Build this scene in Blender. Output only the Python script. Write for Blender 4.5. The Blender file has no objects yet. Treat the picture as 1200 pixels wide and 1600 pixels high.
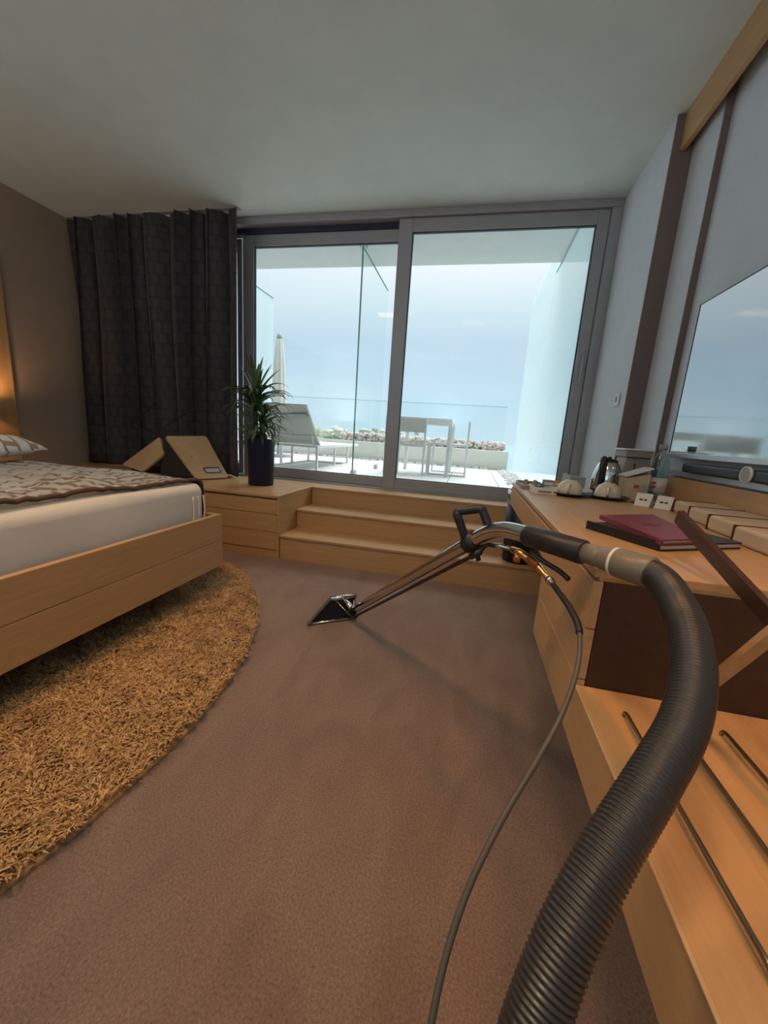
import bpy, bmesh, math, random
import numpy as np
from mathutils import Vector, Matrix

random.seed(7)
rng = np.random.default_rng(7)
scene = bpy.context.scene
COL = scene.collection
PI = math.pi

# ------------------------------------------------------------------ camera
cam_d = bpy.data.cameras.new('camera')
cam = bpy.data.objects.new('camera', cam_d)
COL.objects.link(cam)
yaw, pit, rol = -0.20711826, -0.20053548, 0.06778578
fw = Vector((math.sin(yaw) * math.cos(pit), math.cos(yaw) * math.cos(pit), math.sin(pit)))
r0 = Vector((math.cos(yaw), -math.sin(yaw), 0))
u0 = r0.cross(fw)
rr = math.cos(rol) * r0 + math.sin(rol) * u0
uu = -math.sin(rol) * r0 + math.cos(rol) * u0
M = Matrix((rr, uu, -fw)).transposed().to_4x4()
M.translation = Vector((0, 0, 1.0))
cam.matrix_world = M
cam_d.sensor_fit = 'HORIZONTAL'
cam_d.sensor_width = 36
cam_d.lens = 36 * 600.576 / 1200
cam_d.clip_start = 0.02
cam_d.clip_end = 6000
scene.camera = cam

# ------------------------------------------------------------------ view
vs = scene.view_settings
vs.view_transform = 'Standard'
vs.look = 'None'
vs.gamma = 1.0
vs.use_curve_mapping = False
vs.exposure = 0.40

# ------------------------------------------------------------------ world: bright hazy overcast sky over the sea
SKY = 0.80
w = bpy.data.worlds.new('sky')
scene.world = w
w.use_nodes = True
nt = w.node_tree
nt.nodes.clear()
wo = nt.nodes.new('ShaderNodeOutputWorld')
bg = nt.nodes.new('ShaderNodeBackground')
tc = nt.nodes.new('ShaderNodeTexCoord')
sp = nt.nodes.new('ShaderNodeSeparateXYZ')
rp = nt.nodes.new('ShaderNodeValToRGB')
nz = nt.nodes.new('ShaderNodeTexNoise')
mp = nt.nodes.new('ShaderNodeMapping')
mx = nt.nodes.new('ShaderNodeMix')
mx.data_type = 'RGBA'
mp.inputs['Scale'].default_value = (1.6, 1.6, 5.0)
nz.inputs['Scale'].default_value = 1.7
nz.inputs['Detail'].default_value = 4
e = rp.color_ramp.elements
e[0].position = 0.0
e[0].color = (0.62, 0.84, 0.95, 1)
e[1].position = 1.0
e[1].color = (1.7, 1.75, 1.8, 1)
for p, c in ((0.08, (0.58, 0.80, 0.93, 1)), (0.20, (0.52, 0.70, 0.86, 1)), (0.28, (0.70, 0.86, 0.95, 1)), (0.36, (0.92, 1.0, 1.04, 1))):
    q = e.new(p)
    q.color = c
nr = nt.nodes.new('ShaderNodeMapRange')
nr.inputs['From Min'].default_value = 0.40
nr.inputs['From Max'].default_value = 0.72
nr.inputs['To Min'].default_value = 0.0
nr.inputs['To Max'].default_value = 0.35
nt.links.new(tc.outputs['Generated'], sp.inputs[0])
nt.links.new(tc.outputs['Generated'], mp.inputs[0])
nt.links.new(mp.outputs[0], nz.inputs['Vector'])
nt.links.new(sp.outputs['Z'], rp.inputs[0])
nt.links.new(nz.outputs[0], nr.inputs[0])
nt.links.new(nr.outputs[0], mx.inputs[0])
nt.links.new(rp.outputs[0], mx.inputs[6])
mx.inputs[7].default_value = (0.80, 0.90, 0.97, 1)
nt.links.new(mx.outputs[2], bg.inputs[0])
bg.inputs[1].default_value = SKY
nt.links.new(bg.outputs[0], wo.inputs[0])

# sun behind thin cloud: very soft, high over the sea
sun_d = bpy.data.lights.new('veiled_sun', 'SUN')
sun_d.energy = 3.1
sun_d.angle = math.radians(60)
sun_d.color = (1.0, .98, .95)
sun = bpy.data.objects.new('veiled_sun', sun_d)
COL.objects.link(sun)
sun.rotation_euler = (math.radians(-24), math.radians(10), 0)

# lamp strengths (the lamps themselves are built with their fixtures further down)
UP_W = 20.0          # unseen uplighters added as fill for the ceiling
LAMP_W = 9.0        # recessed ceiling lamps over the bed and room
SPOT_W = 4.5        # warm downlight added beside the luggage bench
BED_W = 5.0          # warm bedside wall light
WARM = (1.0, 0.58, 0.27)
NEUT = (1.0, 0.84, 0.66)

# ------------------------------------------------------------------ helpers
def tag(o, label=None, cat=None, group=None, kind=None):
    if label: o['label'] = label
    if cat: o['category'] = cat
    if group: o['group'] = group
    if kind: o['kind'] = kind
    return o

def empty(name, loc=(0, 0, 0), label=None, cat=None, group=None, rz=0.0):
    o = bpy.data.objects.new(name, None)
    COL.objects.link(o)
    o.location = loc
    o.rotation_euler = (0, 0, rz)
    o.empty_display_size = 0.05
    return tag(o, label, cat, group)

def link(name, me, mat=None, parent=None, smooth=False):
    if mat is not None and len(me.materials) == 0:
        me.materials.append(mat)
    o = bpy.data.objects.new(name, me)
    COL.objects.link(o)
    if smooth:
        me.polygons.foreach_set('use_smooth', [True] * len(me.polygons))
    if parent is not None:
        o.parent = parent
    return o

def mesh_from(bm, name='m'):
    me = bpy.data.meshes.new(name)
    bmesh.ops.recalc_face_normals(bm, faces=bm.faces[:])
    bm.to_mesh(me)
    bm.free()
    return me

def wld(parent, p):
    return p

def part(name, bm, mat, parent=None, smooth=False):
    """Geometry is written in world coordinates; shift it under the parent's location."""
    me = mesh_from(bm, name)
    o = link(name, me, mat, parent, smooth)
    if parent is not None:
        t = Vector((0, 0, 0))
        q = parent
        while q is not None:
            t += Vector(q.location)
            q = q.parent
        me.transform(Matrix.Translation(-t))
    return o

def box(bm, x0, x1, y0, y1, z0, z1, bev=0.0, seg=2, mat=None):
    r = bmesh.ops.create_cube(bm, size=1.0)
    vs_ = r['verts']
    for v in vs_:
        v.co = Vector((x0 + (v.co.x + .5) * (x1 - x0), y0 + (v.co.y + .5) * (y1 - y0), z0 + (v.co.z + .5) * (z1 - z0)))
    if mat is not None:
        for v in vs_: v.co = mat @ v.co
    if bev > 0:
        es = list({ed for v in vs_ for ed in v.link_edges})
        bmesh.ops.bevel(bm, geom=es, offset=bev, segments=seg, affect='EDGES', profile=0.5)
    return bm

def nb(): return bmesh.new()

def bx(*a, **k):
    b = nb()
    return box(b, *a, **k)

def smooth_path(pts, n):
    """Catmull-Rom through pts, n samples per span."""
    P = [Vector(p) for p in pts]
    P = [P[0] * 2 - P[1]] + P + [P[-1] * 2 - P[-2]]
    out = []
    for i in range(1, len(P) - 2):
        a, b, c, d = P[i - 1], P[i], P[i + 1], P[i + 2]
        for k in range(n):
            t = k / n
            out.append(0.5 * ((2 * b) + (c - a) * t + (2 * a - 5 * b + 4 * c - d) * t * t + (3 * b - a - 3 * c + d) * t ** 3))
    out.append(P[-2].copy())
    return out

def tube(bm, pts, rad, seg=16, cap=True):
    """Sweep a circle; rad is a number or a list."""
    pts = [Vector(p) for p in pts]
    n = len(pts)
    rad = [rad] * n if not isinstance(rad, (list, tuple)) else rad
    tang = []
    for i in range(n):
        a = pts[max(i - 1, 0)]
        b = pts[min(i + 1, n - 1)]
        tang.append((b - a).normalized() if (b - a).length > 1e-9 else Vector((0, 0, 1)))
    ref = Vector((0, 0, 1)) if abs(tang[0].z) < .9 else Vector((1, 0, 0))
    nrm = (ref - tang[0] * ref.dot(tang[0])).normalized()
    rings = []
    for i in range(n):
        nrm = (nrm - tang[i] * nrm.dot(tang[i])).normalized()
        bi = tang[i].cross(nrm)
        rings.append([bm.verts.new(pts[i] + (nrm * math.cos(2 * PI * k / seg) + bi * math.sin(2 * PI * k / seg)) * rad[i]) for k in range(seg)])
    for i in range(n - 1):
        for k in range(seg):
            bm.faces.new((rings[i][k], rings[i][(k + 1) % seg], rings[i + 1][(k + 1) % seg], rings[i + 1][k]))
    if cap:
        bm.faces.new(rings[0][::-1])
        bm.faces.new(rings[-1])
    return bm

def tb(pts, rad, seg=16, cap=True):
    return tube(nb(), pts, rad, seg, cap)

def lathe(bm, prof, c=(0, 0, 0), seg=32):
    rings = []
    for (r, z) in prof:
        if r < 1e-6:
            rings.append([bm.verts.new((c[0], c[1], c[2] + z))])
        else:
            rings.append([bm.verts.new((c[0] + r * math.cos(2 * PI * k / seg), c[1] + r * math.sin(2 * PI * k / seg), c[2] + z)) for k in range(seg)])
    for a, b in zip(rings[:-1], rings[1:]):
        for k in range(seg):
            k2 = (k + 1) % seg
            if len(a) == 1 and len(b) == 1: continue
            if len(a) == 1: bm.faces.new((a[0], b[k], b[k2]))
            elif len(b) == 1: bm.faces.new((a[k], b[0], a[k2]))
            else: bm.faces.new((a[k], a[k2], b[k2], b[k]))
    return bm

def prism(bm, poly, thick):
    """Extrude a planar 3-D polygon along its normal by thick (both ways half)."""
    P = [Vector(p) for p in poly]
    nrm = Vector((0, 0, 0))
    for i in range(len(P)):
        a, b = P[i], P[(i + 1) % len(P)]
        nrm += a.cross(b)
    nrm.normalize()
    A = [bm.verts.new(p + nrm * thick / 2) for p in P]
    B = [bm.verts.new(p - nrm * thick / 2) for p in P]
    bm.faces.new(A)
    bm.faces.new(B[::-1])
    for i in range(len(P)):
        j = (i + 1) % len(P)
        bm.faces.new((A[i], B[i], B[j], A[j]))
    return bm

def round_poly(P, r, n=5):
    """Round the corners of a closed 3-D polygon."""
    P = [Vector(p) for p in P]
    out = []
    m = len(P)
    for i in range(m):
        a, b, c = P[i - 1], P[i], P[(i + 1) % m]
        d1 = (a - b).normalized()
        d2 = (c - b).normalized()
        s, t = b + d1 * r, b + d2 * r
        for k in range(n + 1):
            q = k / n
            out.append(s * (1 - q) ** 2 + b * 2 * q * (1 - q) + t * q * q)
    return out

# ------------------------------------------------------------------ materials
def mat_new(name):
    m = bpy.data.materials.new(name)
    m.use_nodes = True
    return m, m.node_tree, m.node_tree.nodes['Principled BSDF']

def plain(name, col, rough=.5, metal=0.0, spec=.5, bump=0.0, bscale=60.0, var=0.0, vscale=6.0):
    m, t, b = mat_new(name)
    b.inputs['Base Color'].default_value = (*col, 1)
    b.inputs['Roughness'].default_value = rough
    b.inputs['Metallic'].default_value = metal
    b.inputs['Specular IOR Level'].default_value = spec
    tcn = t.nodes.new('ShaderNodeTexCoord')
    n = t.nodes.new('ShaderNodeTexNoise')
    n.inputs['Scale'].default_value = vscale
    n.inputs['Detail'].default_value = 3
    t.links.new(tcn.outputs['Object'], n.inputs['Vector'])
    v = max(var, .03)
    r = t.nodes.new('ShaderNodeValToRGB')
    r.color_ramp.elements[0].color = (*[c * (1 - v) for c in col], 1)
    r.color_ramp.elements[1].color = (*[min(1, c * (1 + v)) for c in col], 1)
    r.color_ramp.elements[0].position = .3
    r.color_ramp.elements[1].position = .7
    t.links.new(n.outputs[0], r.inputs[0])
    t.links.new(r.outputs[0], b.inputs['Base Color'])
    if bump > 0:
        n2 = t.nodes.new('ShaderNodeTexNoise')
        n2.inputs['Scale'].default_value = bscale
        n2.inputs['Detail'].default_value = 4
        bp_ = t.nodes.new('ShaderNodeBump')
        bp_.inputs['Strength'].default_value = bump
        bp_.inputs['Distance'].default_value = .01
        t.links.new(tcn.outputs['Object'], n2.inputs['Vector'])
        t.links.new(n2.outputs[0], bp_.inputs['Height'])
        t.links.new(bp_.outputs[0], b.inputs['Normal'])
    return m

def wood(name, c1, c2, axis='Y', rough=.38, scale=1.0):
    m, t, b = mat_new(name)
    tcn = t.nodes.new('ShaderNodeTexCoord')
    mpn = t.nodes.new('ShaderNodeMapping')
    s = {'X': (1.2, 22, 22), 'Y': (22, 1.2, 22), 'Z': (22, 22, 1.2)}[axis]
    mpn.inputs['Scale'].default_value = [q * scale for q in s]
    n = t.nodes.new('ShaderNodeTexNoise')
    n.inputs['Scale'].default_value = 2.4
    n.inputs['Detail'].default_value = 6
    n.inputs['Roughness'].default_value = .6
    n.inputs['Distortion'].default_value = .5
    r = t.nodes.new('ShaderNodeValToRGB')
    r.color_ramp.elements[0].color = (*c2, 1)
    r.color_ramp.elements[1].color = (*c1, 1)
    r.color_ramp.elements[0].position = .25
    r.color_ramp.elements[1].position = .7
    t.links.new(tcn.outputs['Object'], mpn.inputs[0])
    t.links.new(mpn.outputs[0], n.inputs['Vector'])
    t.links.new(n.outputs[0], r.inputs[0])
    t.links.new(r.outputs[0], b.inputs['Base Color'])
    b.inputs['Roughness'].default_value = rough
    bp_ = t.nodes.new('ShaderNodeBump')
    bp_.inputs['Strength'].default_value = .06
    bp_.inputs['Distance'].default_value = .002
    t.links.new(n.outputs[0], bp_.inputs['Height'])
    t.links.new(bp_.outputs[0], b.inputs['Normal'])
    return m

def glass(name, tint=(1, 1, 1), ior=1.45, milk=0.0, milkcol=(.9, .95, .93)):
    m = bpy.data.materials.new(name)
    m.use_nodes = True
    t = m.node_tree
    t.nodes.clear()
    out = t.nodes.new('ShaderNodeOutputMaterial')
    tr = t.nodes.new('ShaderNodeBsdfTransparent')
    tr.inputs[0].default_value = (*tint, 1)
    gl = t.nodes.new('ShaderNodeBsdfGlossy')
    gl.inputs['Roughness'].default_value = .02
    lw = t.nodes.new('ShaderNodeLayerWeight')
    lw.inputs['Blend'].default_value = .5
    pw = t.nodes.new('ShaderNodeMath')
    pw.operation = 'POWER'
    pw.inputs[1].default_value = 5.0
    fr = t.nodes.new('ShaderNodeMapRange')
    f0 = ((ior - 1) / (ior + 1)) ** 2
    fr.inputs['To Min'].default_value = f0
    fr.inputs['To Max'].default_value = min(1.0, f0 * 12)
    t.links.new(lw.outputs['Facing'], pw.inputs[0])
    t.links.new(pw.outputs[0], fr.inputs[0])
    m1 = t.nodes.new('ShaderNodeMixShader')
    t.links.new(fr.outputs[0], m1.inputs[0])
    src = tr
    if milk > 0:
        df = t.nodes.new('ShaderNodeBsdfDiffuse')
        df.inputs[0].default_value = (*milkcol, 1)
        tl = t.nodes.new('ShaderNodeBsdfTranslucent')
        tl.inputs[0].default_value = (*milkcol, 1)
        m2 = t.nodes.new('ShaderNodeMixShader')
        m2.inputs[0].default_value = .55
        t.links.new(df.outputs[0], m2.inputs[1])
        t.links.new(tl.outputs[0], m2.inputs[2])
        m3 = t.nodes.new('ShaderNodeMixShader')
        m3.inputs[0].default_value = milk
        t.links.new(tr.outputs[0], m3.inputs[1])
        t.links.new(m2.outputs[0], m3.inputs[2])
        src = m3
    t.links.new(src.outputs[0], m1.inputs[1])
    t.links.new(gl.outputs[0], m1.inputs[2])
    t.links.new(m1.outputs[0], out.inputs[0])
    return m

def emit(name, col, s):
    m, t, b = mat_new(name)
    b.inputs['Base Color'].default_value = (0, 0, 0, 1)
    b.inputs['Emission Color'].default_value = (*col, 1)
    b.inputs['Emission Strength'].default_value = s
    return m

W1, W2 = (.575, .35, .168), (.485, .28, .124)
M = {}
M['wood_x'] = wood('beech_x', W1, W2, 'X')
M['wood_y'] = wood('beech_y', W1, W2, 'Y')
M['wood_z'] = wood('beech_z', W1, W2, 'Z')
M['ply'] = wood('plywood', (.60, .40, .22), (.53, .34, .18), 'X')
M['dark_wood'] = wood('dark_and_shaded_wood', (.060, .026, .016), (.040, .017, .010), 'Y', .45)
M['ceiling'] = plain('ceiling_paint', (.63, .70, .68), .9, bump=.02, bscale=250)
M['wall_white'] = plain('white_wall_paint', (.66, .71, .77), .85, bump=.03, bscale=300)
M['wall_beige'] = plain('beige_wall_paint', (.42, .32, .25), .9, bump=.03, bscale=300)
M['frame'] = plain('window_frame_metal', (.40, .385, .40), .42, .35)
M['gasket'] = plain('gasket_rubber', (.03, .035, .06), .6)
M['glass'] = glass('window_glass', (.97, .985, .985))
M['glass_green'] = glass('partition_glass', (.965, .985, .985), 1.12)
M['glass_edge'] = plain('glass_edge_green', (.12, .33, .31), .2)
M['glass_milk'] = glass('frosted_partition_glass', (.93, .98, .97), 1.12, milk=.36, milkcol=(.84, .88, .88))
M['chrome'] = plain('chrome', (.62, .60, .58), .12, 1.0)
M['steel'] = plain('brushed_steel', (.55, .55, .56), .28, 1.0)
M['brass'] = plain('brass', (.72, .38, .16), .25, 1.0)
M['black'] = plain('black_rubber', (.018, .018, .022), .42)
M['black_plastic'] = plain('black_plastic', (.012, .013, .018), .35)
M['hose_grey'] = plain('hose_plastic', (.030, .028, .027), .33, spec=.6)
M['cuff'] = plain('cuff_plastic', (.20, .17, .13), .38)
M['thin_hose'] = plain('solution_hose', (.085, .075, .065), .5)
M['pot'] = plain('navy_pot', (.010, .014, .042), .5, spec=.3)
M['soil'] = plain('soil', (.03, .02, .014), .9, bump=.5)
M['stem'] = plain('plant_stem', (.10, .085, .055), .8, bump=.4)
M['white_metal'] = plain('white_powder_metal', (.74, .76, .75), .45)
M['mesh_fabric'] = plain('sling_fabric', (.62, .62, .58), .8, bump=.1, bscale=400)
M['stone_tile'] = plain('terrace_tile', (.74, .75, .73), .55, var=.05, vscale=2, bump=.05, bscale=90)
M['grout'] = plain('tile_gap', (.28, .28, .27), .9)
M['parapet'] = plain('parapet_render', (.62, .61, .55), .9, bump=.1)
M['soffit'] = plain('soffit_paint', (.58, .61, .60), .9)
M['pebble'] = plain('pebbles', (.66, .66, .64), .8, var=.3, vscale=15)
M['rock'] = plain('rocks', (.66, .58, .55), .9, var=.2, vscale=8)
M['green'] = plain('shrub_green', (.50, .54, .44), .8, var=.3, vscale=5)
M['sea'] = plain('sea', (.25, .40, .52), .25)
M['white'] = plain('white_plastic', (.78, .77, .74), .4)
M['porcelain'] = plain('cream_porcelain', (.66, .58, .46), .25)
M['paper'] = plain('paper', (.72, .69, .62), .8)
M['card'] = plain('beige_card', (.58, .45, .31), .7, var=.05)
M['seam'] = plain('dark_seam', (.09, .035, .02), .8)
M['red'] = plain('burgundy_leather', (.20, .020, .040), .38, bump=.08, bscale=220)
M['emboss'] = plain('burgundy_emboss', (.13, .014, .028), .5)
M['tv_metal'] = plain('tv_silver', (.52, .56, .60), .35, .6)
M['sheet'] = plain('white_sheet', (.72, .69, .65), .85, bump=.25, bscale=9)
M['dark_fabric'] = plain('dark_fabric', (.035, .026, .022), .9, bump=.2, bscale=200)
M['brown_trim'] = plain('brown_trim', (.10, .06, .04), .9, bump=.2, bscale=200)
M['bronze'] = plain('rod_bronze', (.30, .25, .19), .32, 1.0)
M['ink'] = plain('ink', (.05, .05, .05), .8)
M['redink'] = plain('red_ink', (.45, .05, .04), .8)
M['water'] = glass('bottle_glass', (.90, .96, .96), 1.5)
M['orange'] = plain('orange_packet', (.70, .25, .06), .6)
M['grey_panel'] = plain('grey_plastic', (.30, .30, .31), .4)
M['taupe'] = plain('taupe_plastic', (.30, .25, .22), .5)
M['parasol'] = plain('parasol_canvas', (.70, .69, .64), .9, bump=.1)

def screen_mat():
    m, t, b = mat_new('tv_screen')
    b.inputs['Base Color'].default_value = (.010, .014, .014, 1)
    b.inputs['Roughness'].default_value = .06
    b.inputs['Specular IOR Level'].default_value = .9
    b.inputs['IOR'].default_value = 3.0
    b.inputs['Coat Weight'].default_value = .6
    b.inputs['Coat Roughness'].default_value = .03
    tcn = t.nodes.new('ShaderNodeTexCoord')
    n = t.nodes.new('ShaderNodeTexNoise')
    n.inputs['Scale'].default_value = 3
    mr = t.nodes.new('ShaderNodeMapRange')
    mr.inputs['To Min'].default_value = .05
    mr.inputs['To Max'].default_value = .08
    t.links.new(tcn.outputs['Object'], n.inputs['Vector'])
    t.links.new(n.outputs[0], mr.inputs[0])
    t.links.new(mr.outputs[0], b.inputs['Roughness'])
    return m
M['screen'] = screen_mat()

def carpet_mat():
    m, t, b = mat_new('carpet')
    tcn = t.nodes.new('ShaderNodeTexCoord')
    fine = t.nodes.new('ShaderNodeTexNoise')
    fine.inputs['Scale'].default_value = 170
    fine.inputs['Detail'].default_value = 5
    fine.inputs['Roughness'].default_value = .75
    mid = t.nodes.new('ShaderNodeTexNoise')
    mid.inputs['Scale'].default_value = 3.2
    mid.inputs['Detail'].default_value = 4
    mid.inputs['Distortion'].default_value = 1.2
    mpn = t.nodes.new('ShaderNodeMapping')
    mpn.inputs['Rotation'].default_value = (0, 0, .5)
    mpn.inputs['Scale'].default_value = (1.6, .7, 1)
    r = t.nodes.new('ShaderNodeValToRGB')
    r.color_ramp.elements[0].position = .30
    r.color_ramp.elements[1].position = .72
    r.color_ramp.elements[0].color = (.15, .092, .069, 1)
    r.color_ramp.elements[1].color = (.44, .30, .235, 1)
    r2 = t.nodes.new('ShaderNodeValToRGB')
    r2.color_ramp.elements[0].position = .35
    r2.color_ramp.elements[1].position = .65
    r2.color_ramp.elements[0].color = (.86, .82, .80, 1)
    r2.color_ramp.elements[1].color = (1.08, 1.06, 1.05, 1)
    ml = t.nodes.new('ShaderNodeMix')
    ml.data_type = 'RGBA'
    ml.blend_type = 'MULTIPLY'
    ml.inputs[0].default_value = 1
    t.links.new(tcn.outputs['Object'], fine.inputs['Vector'])
    t.links.new(tcn.outputs['Object'], mpn.inputs[0])
    t.links.new(mpn.outputs[0], mid.inputs['Vector'])
    t.links.new(fine.outputs[0], r.inputs[0])
    t.links.new(mid.outputs[0], r2.inputs[0])
    t.links.new(r.outputs[0], ml.inputs[6])
    t.links.new(r2.outputs[0], ml.inputs[7])
    t.links.new(ml.outputs[2], b.inputs['Base Color'])
    b.inputs['Roughness'].default_value = .95
    b.inputs['Specular IOR Level'].default_value = .1
    b.inputs['Sheen Weight'].default_value = .25
    bp_ = t.nodes.new('ShaderNodeBump')
    bp_.inputs['Strength'].default_value = .9
    bp_.inputs['Distance'].default_value = .006
    ad = t.nodes.new('ShaderNodeMath')
    ad.operation = 'ADD'
    n3 = t.nodes.new('ShaderNodeTexNoise')
    n3.inputs['Scale'].default_value = 45
    n3.inputs['Detail'].default_value = 3
    t.links.new(tcn.outputs['Object'], n3.inputs['Vector'])
    t.links.new(fine.outputs[0], ad.inputs[0])
    t.links.new(n3.outputs[0], ad.inputs[1])
    t.links.new(ad.outputs[0], bp_.inputs['Height'])
    t.links.new(bp_.outputs[0], b.inputs['Normal'])
    return m
M['carpet'] = carpet_mat()

def tuft_mat():
    m, t, b = mat_new('rug_tufts')
    tcn = t.nodes.new('ShaderNodeTexCoord')
    n = t.nodes.new('ShaderNodeTexNoise')
    n.inputs['Scale'].default_value = 60
    n.inputs['Detail'].default_value = 3
    r = t.nodes.new('ShaderNodeValToRGB')
    r.color_ramp.elements[0].position = .3
    r.color_ramp.elements[1].position = .7
    r.color_ramp.elements[0].color = (.34, .18, .065, 1)
    r.color_ramp.elements[1].color = (.73, .46, .215, 1)
    t.links.new(tcn.outputs['Object'], n.inputs['Vector'])
    t.links.new(n.outputs[0], r.inputs[0])
    t.links.new(r.outputs[0], b.inputs['Base Color'])
    b.inputs['Roughness'].default_value = .85
    b.inputs['Specular IOR Level'].default_value = .2
    b.inputs['Sheen Weight'].default_value = .2
    return m
M['tuft'] = tuft_mat()

def throw_mat():
    m, t, b = mat_new('throw_fabric')
    tcn = t.nodes.new('ShaderNodeTexCoord')
    mpn = t.nodes.new('ShaderNodeMapping')
    mpn.inputs['Scale'].default_value = (1, 1, 1)
    mpn.inputs['Rotation'].default_value = (0, 0, .06)
    def brick(rot, sc):
        mq = t.nodes.new('ShaderNodeMapping')
        mq.inputs['Rotation'].default_value = (0, 0, rot)
        br = t.nodes.new('ShaderNodeTexBrick')
        br.inputs['Scale'].default_value = sc
        br.inputs['Color1'].default_value = (.74, .79, .82, 1)
        br.inputs['Color2'].default_value = (.66, .66, .65, 1)
        br.inputs['Mortar'].default_value = (.34, .24, .165, 1)
        br.inputs['Mortar Size'].default_value = .026
        br.inputs['Bias'].default_value = -.15
        br.inputs['Brick Width'].default_value = .5
        br.inputs['Row Height'].default_value = .22
        t.links.new(tcn.outputs['Object'], mq.inputs[0])
        t.links.new(mq.outputs[0], br.inputs['Vector'])
        return br
    a = brick(.05, 2.6)
    c = brick(.05 + PI / 2, 2.6)
    ch = t.nodes.new('ShaderNodeTexChecker')
    ch.inputs['Scale'].default_value = 3.4
    t.links.new(tcn.outputs['Object'], ch.inputs['Vector'])
    mxn = t.nodes.new('ShaderNodeMix')
    mxn.data_type = 'RGBA'
    t.links.new(ch.outputs['Fac'], mxn.inputs[0])
    t.links.new(a.outputs['Color'], mxn.inputs[6])
    t.links.new(c.outputs['Color'], mxn.inputs[7])
    t.links.new(mxn.outputs[2], b.inputs['Base Color'])
    b.inputs['Roughness'].default_value = .45
    b.inputs['Sheen Weight'].default_value = .3
    bp_ = t.nodes.new('ShaderNodeBump')
    bp_.inputs['Strength'].default_value = .5
    bp_.inputs['Distance'].default_value = .01
    n = t.nodes.new('ShaderNodeTexNoise')
    n.inputs['Scale'].default_value = 14
    t.links.new(tcn.outputs['Object'], n.inputs['Vector'])
    t.links.new(n.outputs[0], bp_.inputs['Height'])
    t.links.new(bp_.outputs[0], b.inputs['Normal'])
    return m
M['throw'] = throw_mat()

def curtain_mat():
    m, t, b = mat_new('curtain_fabric')
    tcn = t.nodes.new('ShaderNodeTexCoord')
    br = t.nodes.new('ShaderNodeTexBrick')
    mq = t.nodes.new('ShaderNodeMapping')
    mq.inputs['Rotation'].default_value = (PI / 2, 0, 0)
    br.inputs['Scale'].default_value = 5.0
    br.inputs['Color1'].default_value = (.115, .096, .098, 1)
    br.inputs['Color2'].default_value = (.095, .080, .083, 1)
    br.inputs['Mortar'].default_value = (.078, .066, .070, 1)
    br.inputs['Mortar Size'].default_value = .06
    br.inputs['Brick Width'].default_value = .35
    br.inputs['Row Height'].default_value = .5
    t.links.new(tcn.outputs['Object'], mq.inputs[0])
    t.links.new(mq.outputs[0], br.inputs['Vector'])
    t.links.new(br.outputs['Color'], b.inputs['Base Color'])
    b.inputs['Roughness'].default_value = .75
    b.inputs['Sheen Weight'].default_value = .2
    return m
M['curtain'] = curtain_mat()

def leaf_mat(name, c1, c2):
    m, t, b = mat_new(name)
    tcn = t.nodes.new('ShaderNodeTexCoord')
    sx = t.nodes.new('ShaderNodeSeparateXYZ')
    ab = t.nodes.new('ShaderNodeMath')
    ab.operation = 'ABSOLUTE'
    r = t.nodes.new('ShaderNodeValToRGB')
    r.color_ramp.elements[0].position = .004
    r.color_ramp.elements[1].position = .012
    r.color_ramp.elements[0].color = (*c1, 1)
    r.color_ramp.elements[1].color = (*c2, 1)
    t.links.new(tcn.outputs['Object'], sx.inputs[0])
    t.links.new(sx.outputs['Y'], ab.inputs[0])
    t.links.new(ab.outputs[0], r.inputs[0])
    t.links.new(r.outputs[0], b.inputs['Base Color'])
    b.inputs['Roughness'].default_value = .4
    b.inputs['Subsurface Weight'].default_value = 0
    return m
M['leaf'] = leaf_mat('leaf_dark', (.04, .10, .045), (.08, .16, .06))
M['leaf_light'] = leaf_mat('leaf_variegated', (.06, .15, .03), (.22, .33, .07))

# ================================================================== THE ROOM
def struct(name, bm, mat, parent=None, smooth=False):
    o = part(name, bm, mat, parent, smooth)
    o['kind'] = 'structure'
    return o

XL, YB, ZC = -3.95, -2.6, 2.79
PLAT = 0.493
tag(struct('floor', bx(XL - .1, 1.2, YB - .1, 3.62, -.1, 0), M['carpet']), 'pinkish brown short pile carpet across the room')
tag(struct('ceiling', bx(XL - .1, 1.2, YB - .1, 3.66, ZC, ZC + .12), M['ceiling']), 'plain pale grey ceiling above the bed and window')
tag(struct('wall_left', bx(XL - .1, XL, YB - .1, 3.62, 0, ZC), M['wall_beige']), 'beige wall beside the bed and curtain')
tag(struct('wall_back', bx(XL, 1.15, YB - .1, YB, 0, ZC), M['wall_white']), 'white wall behind the viewer')
b = nb()
poly = [(.90, 3.66), (.90, 2.73), (1.0, 2.73), (1.0, 2.44), (1.03, 2.44), (1.03, YB), (1.16, YB), (1.16, 3.66)]
top = [b.verts.new((x, y, ZC)) for x, y in poly]
bot = [b.verts.new((x, y, 0)) for x, y in poly]
b.faces.new(top)
b.faces.new(bot[::-1])
for i in range(len(poly)):
    j = (i + 1) % len(poly)
    b.faces.new((top[i], bot[i], bot[j], top[j]))
tag(struct('wall_right', b, M['wall_white']), 'white stepped wall behind the television')
tag(struct('wall_window', bx(XL, -3.62, 3.50, 3.64, 0, ZC), M['wall_beige']), 'narrow beige wall beside the window behind the curtain')
tag(struct('trim_1', bx(.935, .962, YB, 2.717, 2.61, ZC, .002), M['wood_y']), 'pale wooden beam under the ceiling above the television')

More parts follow.
